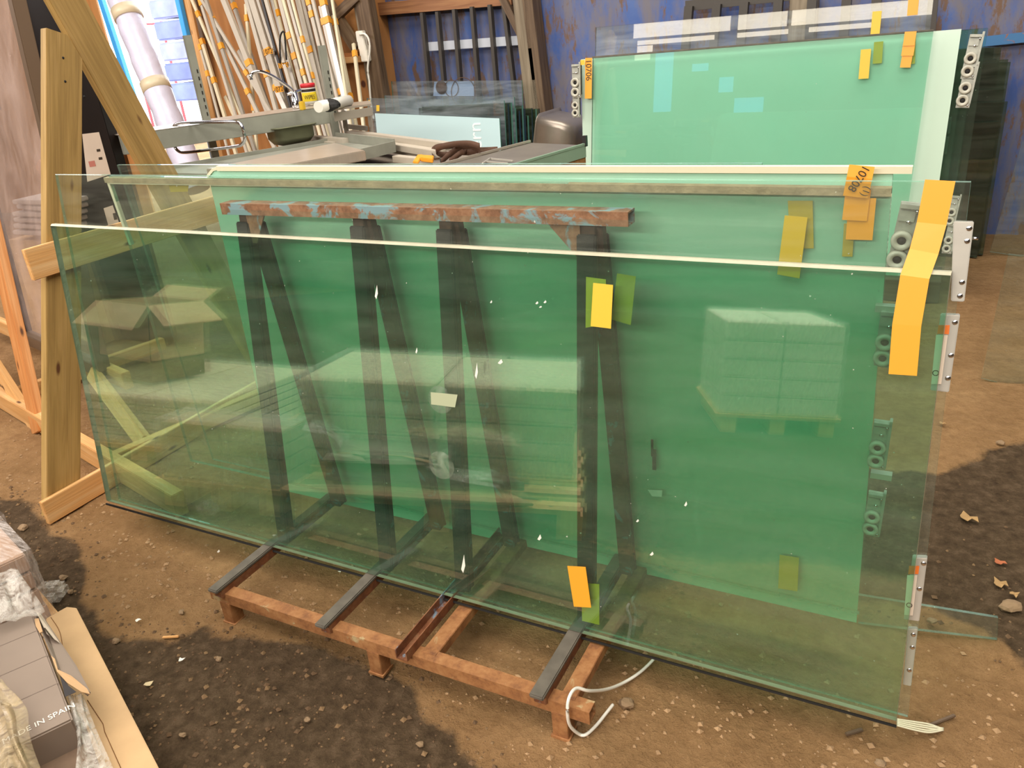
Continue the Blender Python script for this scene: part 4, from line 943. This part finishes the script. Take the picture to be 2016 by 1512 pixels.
# towel bar loop
zl = 1.16
loop = [(345, 262), (342, 250), (352, 243), (380, 241), (440, 240), (468, 241), (477, 250), (480, 262), (482, 275), (476, 284), (465, 288), (410, 295), (368, 300), (352, 298), (344, 288), (341, 274)]
LP = [at(x, y, 1, 3.35) for x, y in loop]; LP.append(LP[0])
HR = empty('grab_rail', LP[0], 'bent chrome grab rail loop in front of the sink counter', 'rail')
MB().tube(smooth(LP, 4), .009, 10, caps=False).build('loop', M_chrome, HR)
bar('bracket', at(315, 266, 1, 3.38), at(372, 262, 1, 3.38), .05, .02, M_alu, HR, side=(0, 0, 1))
# white profiles lying on the table
lay = [((680, 272), (870, 303), 1.03, .06, 'white lacquered profile lying on the table, the longest'), ((690, 262), (920, 292), 1.06, .05, 'white lacquered profile lying farthest back on the table'),
       ((780, 312), (870, 322), 1.0, .05, 'white profile lying nearest the tray end'), ((590, 270), (680, 278), 1.05, .05, 'white profile peeping out behind the steel tray'), ((700, 283), (850, 305), 1.0, .05, 'white lacquered profile below the longest one'), ((600, 279), (660, 285), 1.03, .04, 'short white profile end behind the steel tray')]
for (a, c, z, w_, lab) in lay: bar('lacquered_profile', T(*a, z), T(*c, z), .035, w_, M_aluw, side=(0, 0, 1), bevel=.002, label=lab, cat='profile', group='white profiles lying on the work table')
# yellow tape wad
wd_ = MB(); wd_.prism([T(813, 322, 1.03), T(822, 309, 1.03), (T(833, 308, 1.03)), T(824, 324, 1.03)], up*.012); wd_.prism([T(830, 312, 1.03), T(855, 314, 1.03), T(853, 321, 1.03), T(828, 318, 1.03)], up*.02)
wd_.build('tape_wad', M_tape, bevel=.003, label='twisted orange tape wad on the table beside the strap', cat='tape')
# strap
SPp = [(855, 318), (850, 300), (860, 290), (885, 287), (912, 285), (938, 290), (945, 295), (935, 300), (905, 300), (880, 305), (865, 303), (858, 296), (870, 289), (895, 284), (925, 283), (945, 288)]
zz = [1.01, 1.03, 1.06, 1.08, 1.1, 1.09, 1.08, 1.06, 1.05, 1.04, 1.05, 1.07, 1.09, 1.1, 1.11, 1.1]
ST_ = empty('ratchet_strap', T(890, 300), 'coiled brown ratchet strap on the work table', 'strap')
def ribbon(pts, w_, mat, name, parent):
    b = MB(); pts = smooth(pts, 5); a = [p-up*w_/2 for p in pts]; c = [p+up*w_/2 for p in pts]
    off = V((-.003, .003, 0)); vs = []
    for p, q in zip(a, c): vs += [p, q, p+off, q+off]
    fs = []
    for i in range(len(pts)-1):
        k = 4*i; fs += [(k, k+4, k+5, k+1), (k+2, k+3, k+7, k+6), (k+1, k+5, k+7, k+3), (k, k+2, k+6, k+4)]
    b.add(vs, fs, 0, True); return b.build(name, mat, parent)
ribbon([T(x, y, z) for (x, y), z in zip(SPp, zz)], .03, M_strap, 'webbing', ST_)
ribbon([T(x, y, z) for (x, y, z) in ((868, 320, 1.02), (880, 308, 1.04), (893, 298, 1.06), (905, 290, 1.08), (930, 288, 1.09), (945, 300, 1.03), (975, 296, 1.02))], .03, M_strap, 'webbing', ST_)
ribbon([T(x, y, z) for (x, y, z) in ((885, 318, 1.02), (905, 303, 1.05), (920, 297, 1.06), (960, 295, 1.02), (980, 294, 1.02))], .028, M_strap, 'webbing', ST_)
MB().box(T(862, 317, 1.02), (.05, .03, .03)).build('buckle', M_chrome, ST_, bevel=.003)
# long grey green channel with board
c0 = [T(800, 345, 1.05), T(1044, 281, 1.05), T(1152, 286, 1.05), T(985, 335, 1.05)]
GC = empty('green_worktop', c0[0], 'grey green edged worktop lying slanted on the table near the far stack', 'worktop')
MB().prism([p-up*.01 for p in c0], up*.01).build('top_sheet', P('worn_grey_sheet', '#8c8478', .4, metal=.4, noise_amt=.25, nscale=5), GC)
MB().prism([c0[2], c0[3], c0[3]-up*.055, c0[2]-up*.055], V((.004, -.002, 0))).build('edge_channel', M_green, GC)
bar('edge_lip', c0[2]+up*.005, c0[3]+up*.005, .012, .012, M_green, GC, side=(0, 0, 1))
bar('edge_lip', c0[0]+up*.008, c0[1]+up*.008, .012, .012, M_stain, GC, side=(0, 0, 1))
MB().prism([c0[2]-up*.055, c0[3]-up*.055, c0[3]-up*.12, c0[2]-up*.095], V((-.02, .01, 0))).build('chipboard_core', P('chipboard', '#a87a44', .9, noise_amt=.4, nscale=60), GC)
MB().box(c0[2]+up*.02, (.02, .02, .05)).build('end_cap', M_black, GC)
for k, (a, c) in enumerate((((950, 322), (965, 312)), ((958, 318), (1000, 322)), ((963, 312), (1010, 317)))): bar('wire_clip', T(*a, 1.06), T(*c, 1.06), .008, .008, M_alu, GC, side=(0, 0, 1))
# overturned sink bowl at the wall
sc_ = at(1108, 262, 1, 5.3)
basin('steel_basin', sc_+V((-.12, 0, 0)), V((.2, 0, .98)), V((0, 1, 0)), V((-.98, 0, .2)), .14, .2, .28, P('stained_stainless', '#a09488', .33, metal=.6, noise_amt=.15),
      label='stainless sink bowl standing on its side before the blue wall', cat='sink bowl')
MB().box2((sc_.x-.3, 5.1, 0), (sc_.x+.4, 5.55, sc_.z-.16)).build('crate', W_dark, label='dark crate under the stainless sink bowl', cat='crate')

# ------------------------------------------------------------------ wrapped pallets and cartons, bottom left and beside the photographer
pd = V((.925, -.38, 0)); pn = V((-.38, -.925, 0))
def local(base): return frame(base, pd, -pn, up)
def lb(M, a, b, mi=0):
    q = MB().box2(a, b, mi); q.v = [M @ v for v in q.v]; return q
base1 = at(148, 1195, 2, .15); base1 = V((base1.x, base1.y, 0)); M1 = local(base1)
# local: x along the edge toward the right, y negative = toward the camera side
PL = empty('pallet', base1, 'wooden pallet under the torn tile cartons in the lower left corner', 'pallet', M=M1)
for k in range(5): lb(M1, (.0, -.12-k*.19, .10), (1.15, -.02-k*.19, .12)).build('deck_board', W_fresh, PL, M1)
for k in range(3):
    for j in range(3): lb(M1, (.02+k*.52, -.12-j*.36, 0), (.12+k*.52, -.02-j*.36, .1)).build('block', W_fresh, PL, M1)
# cardboard sheet
cs = [at(90, 1217, 2, .14), at(132, 1194, 2, .14), at(150, 1196, 2, .14), at(322, 1530, 2, .14), at(360, 1640, 2, .14), at(150, 1640, 2, .14)]
sh = MB().prism([p-up*.012 for p in cs], up*.012).build('cardboard_sheet', M_card, bevel=.002, label='flat brown cardboard sheet between the grey cartons and the dirt floor', cat='cardboard')
cr = MB().tube(smooth([at(x, y, 2, .1415) for x, y in ((100, 1215), (118, 1245), (125, 1290))]), .0008, 5); M_cr = P('crease_brown', '#7a4c20', .9); cr.build('crease', M_cr, sh); MB().tube([at(x, y, 2, .1415) for x, y in ((172, 1378), (203, 1425), (206, 1440), (238, 1512))], .0008, 5).build('crease', M_cr, sh)
# big grey carton stack
def px3(x, y, z): return at(x, y, 2, z)
zt = .27; zb_ = .153
A0 = px3(62, 1203, zt); A1 = px3(143, 1416, zt); A2 = px3(72, 1450, zt)
e1 = A1-A0; e1n = e1.normalized(); side_ = (A2-A1).normalized()
CT = empty('carton', A0-up*(zt-zb_), 'grey brown tile carton with torn flap and MADE IN SPAIN print', 'carton')
MB().prism([A0, A1, A1+side_*.3, A0+side_*.3], -up*(zt-zb_)).build('carton_body', M_cardg, CT, bevel=.004)
for k in (.2, .45, .7): MB().prism([A0+e1*k+up*.0003, A0+e1*(k+.006)+up*.0003, A0+e1*(k+.006)+side_*.3+up*.0003, A0+e1*k+side_*.3+up*.0003], up*.0004).build('print_line', P('faint_print', '#7c6c60', .8), CT)
def poly3(pts, th=.003): return MB().prism([px3(*p) for p in pts], -up*th)
poly3([(64, 1203, zt+.002), (80, 1206, zt-.03), (150, 1310, zt-.02), (178, 1362, zt-.012), (172, 1369, zt-.015), (125, 1335, zt-.002), (100, 1290, zt+.003)]).build('torn_flap', M_cardg, CT, label='side flap folded out')
poly3([(100, 1290, zt+.006), (108, 1297, zt+.006), (114, 1318, zt+.006), (140, 1330, zt+.004), (172, 1356, zt-.004), (177, 1366, zt-.006), (160, 1362, zt+.0), (132, 1344, zt+.004), (112, 1322, zt+.006)]).build('torn_edge', M_cardd, CT)
poly3([(98, 1289, zt+.001), (112, 1322, zt+.001), (135, 1350, zt+.001), (150, 1362, zt+.001), (128, 1372, zt+.001), (118, 1330, zt+.001)], .0006).build('dark_gap', M_black, CT)
poly3([(68, 1218, zt+.004), (76, 1217, zt+.004), (84, 1243, zt+.004), (78, 1246, zt+.004), (70, 1232, zt+.004)]).build('torn_edge', M_cardd, CT)
poly3([(70, 1202, zt+.003), (80, 1208, zt-.024), (118, 1266, zt-.018), (92, 1248, zt+.005)], .001).build('paper_label', M_paper, CT)
poly3([(86, 1236, zt+.007), (89, 1236, zt+.005), (107, 1259, zt-.004), (101, 1256, zt+.002)], .001).build('print_block', M_ink, CT)
tpnt = px3(78, 1424, zt)+up*.001
tx = (px3(108, 1408, zt)-px3(50, 1438, zt)).normalized(); ty = up.cross(tx)
text('MADE IN SPAIN', .024, frame(tpnt, tx, ty, up), M_white, CT, ext=.0004, font_scale=(.9, 1))
poly3([(60, 1455, .19), (160, 1408, .19), (240, 1640, .19), (40, 1640, .19)], .036).build('carton', P('dark_ribbed_carton', '#7c6450', .8, noise_amt=.2, nscale=30), bevel=.003, label='dark ribbed carton lying below the MADE IN SPAIN carton', cat='carton')
# plastic film drapes
def drape(name, pts_px, mat, lab, z0, wob, n=14, m=12, seed=1):
    """pts_px: two px polylines (left, right) with z; lofted wrinkled sheet"""
    Lp = smooth([px3(*p) for p in pts_px[0]], 6); Rp = smooth([px3(*p) for p in pts_px[1]], 6); k = min(len(Lp), len(Rp)); vs = []
    for i in range(k):
        for j in range(m):
            t = j/(m-1); p = Lp[i]*(1-t)+Rp[i]*t; h = noise.fractal(V((t*8+seed, i*.045, 0)), .8, 2, 3)*wob
            vs.append(p+V((h*.4, h*.4, abs(h))))
    fs = [(i*m+j, i*m+j+1, (i+1)*m+j+1, (i+1)*m+j) for i in range(k-1) for j in range(m-1)]
    b = MB().add(vs, fs, 0, True); o = b.build(name, mat, label=lab, cat='plastic film'); md = o.modifiers.new('thick', 'SOLIDIFY'); md.thickness = .0006; return o
drape('plastic_film', [[(-60, 1150, .36), (-50, 1190, .34), (-40, 1245, .30)], [(34, 1118, .36), (60, 1165, .34), (86, 1212, .285)]], M_film, 'clear crinkled film over the back of the grey carton', 0, .025, seed=3)
drape('plastic_film', [[(-60, 1330, .34), (-50, 1430, .34), (-40, 1520, .34), (-30, 1600, .33)], [(8, 1345, .33), (50, 1400, .32), (62, 1460, .31), (130, 1600, .30)]], M_film2, 'yellowish crinkled film hanging in the lower left corner', 0, .035, seed=9)
drape('plastic_film', [[(134, 1372, .25), (142, 1420, .235), (150, 1470, .22), (140, 1580, .2)], [(164, 1368, .24), (172, 1400, .22), (190, 1450, .19), (250, 1580, .165)]], M_film, 'bunched clear film hanging beside the torn flap', 0, .02, seed=5)
# second wrapped stack further left
zs = .36; B0 = px3(-120, 900, zs); B1 = px3(52, 1088, zs); eb = (B1-B0).normalized(); sb = V((eb.y, -eb.x, 0)); 
if sb.dot(V((-.3, -1, 0))) < 0: sb = -sb
def wrapped_stack(name_lab, O, ex, ey, lx, ly, z0, z1, nl, mat, film_m, cat='pallet load', lab_top=None):
    root = empty('tile_pallet', O, name_lab, cat); hh = (z1-z0)/nl
    for k in range(nl):
        for s_ in (0, 1):
            a = O+ex*(s_*lx/2+.004)+up*(z0+k*hh)+ey*random.uniform(0, .008); q = MB().prism([a, a+ex*(lx/2-.008), a+ex*(lx/2-.008)+ey*ly, a+ey*ly], up*(hh-.006)); q.build('carton', mat, root, bevel=.004)
    for k in range(3): a = O+ex*(.02+k*(lx-.12)/2); MB().prism([a, a+ex*.09, a+ex*.09+ey*ly, a+ey*ly], up*(z0-.022)).build('bearer', W_fresh, root)
    MB().prism([O-ex*.02-ey*.02, O+ex*(lx+.02)-ey*.02, O+ex*(lx+.02)+ey*(ly+.02), O-ex*.02+ey*(ly+.02)], up*.02).build('deck', W_fresh, root)
    root.children[-1].matrix_basis = Matrix.Translation(V((0, 0, z0-.021))) @ root.children[-1].matrix_basis
    # film skin
    g = .012; c4 = [O-ex*g-ey*g, O+ex*(lx+g)-ey*g, O+ex*(lx+g)+ey*(ly+g), O-ex*g+ey*(ly+g)]; vs = []; nseg = 16; nh = 10
    loopp = []
    for i in range(4):
        a = c4[i]; b = c4[(i+1) % 4]; loopp += [a+(b-a)*(j/nseg) for j in range(nseg)]
    n = len(loopp); cc = sum(c4, V((0, 0, 0)))/4
    for h_ in range(nh+1):
        for p in loopp:
            w_ = noise.fractal(V((p.x*6, p.y*6, h_*.8)), .8, 2, 3)*.012; o_ = (p-cc); o_.z = 0; o_.normalize(); vs.append(p+o_*w_+up*(z0+(z1-z0+.012)*h_/nh))
    fs = [(i*n+k, i*n+(k+1) % n, (i+1)*n+(k+1) % n, (i+1)*n+k) for i in range(nh) for k in range(n)]
    fi = MB().add(vs, fs, 0, True); fi.add([c4[0]+up*(z1+.012), c4[1]+up*(z1+.012), c4[2]+up*(z1+.012), c4[3]+up*(z1+.012)], [(0, 1, 2, 3)], 0, True)
    o = fi.build('stretch_film', film_m, root); return root
wrapped_stack('wrapped low pallet of pinkish tile cartons at the left edge beside the torn carton', V((B1.x, B1.y, 0)), -eb, sb, .55, .2, .12, zs, 4, M_tile, M_filmt)
MB().box(at(100, 1165, 2, .03), (.10, .08, .06), Matrix.Rotation(.5, 3, 'Z')).build('plastic_bag', M_film, bevel=.02, label='crumpled clear plastic lump beside the wrapped pallet', cat='plastic')

M_pale = P('pale_cartons', '#d8c8a4', .8, noise_amt=.12, nscale=5)
# stacks mirrored in the front glass (standing beside and behind the photographer)
wrapped_stack('film wrapped tile pallet beside the photographer, mirrored in the middle of the front glass', V((-2.32, .72, 0)), pd, pn, 1.2, .8, .14, .52, 5, M_pale, M_film)
wrapped_stack('pallet of flat cartons mirrored left of the first rack arm', V((-3.72, .87, 0)), V((.965, -.26, 0)), V((-.26, -.965, 0)), .85, 1.0, .08, .32, 6, M_pale, M_filmt)
wrapped_stack('white wrapped pallet mirrored at the right of the front glass', V((-1.0, -1.5, 0)), pd, pn, .7, .8, .12, .68, 5, M_paper, M_film)
ob = empty('open_carton', (-3.65, .37, .442), 'open cardboard box with raised flaps mirrored at the left of the glass', 'carton')
MB().box2((-3.84, .2, .334), (-3.46, .54, .44)).build('crate', W_dark, label='dark crate carrying the open cardboard box', cat='crate')
q = MB(); x0, x1, y0, y1, z0, z1 = -3.85, -3.45, .2, .55, .442, .73
q.box2((x0, y0, z0), (x1, y0+.006, z1)).box2((x0, y1-.006, z0), (x1, y1, z1)).box2((x0, y0, z0), (x0+.006, y1, z1)).box2((x1-.006, y0, z0), (x1, y1, z1)).box2((x0, y0, z0), (x1, y1, z0+.006)).build('box_body', M_card, ob)
MB().prism([(x0, y1, z1), (x1, y1, z1), (x1+.03, y1+.12, z1-.11), (x0-.03, y1+.12, z1-.11)], (0, 0, .005)).build('flap', M_card, ob)
MB().prism([(x1, y0, z1), (x1, y1, z1), (x1+.14, y1+.02, z1-.09), (x1+.14, y0, z1-.09)], (0, 0, .005)).build('flap', M_card, ob)
MB().prism([(x0, y0, z1), (x1, y0, z1), (x1, y0-.1, z1+.06), (x0, y0-.1, z1+.06)], (0, 0, .005)).build('flap', M_card, ob)
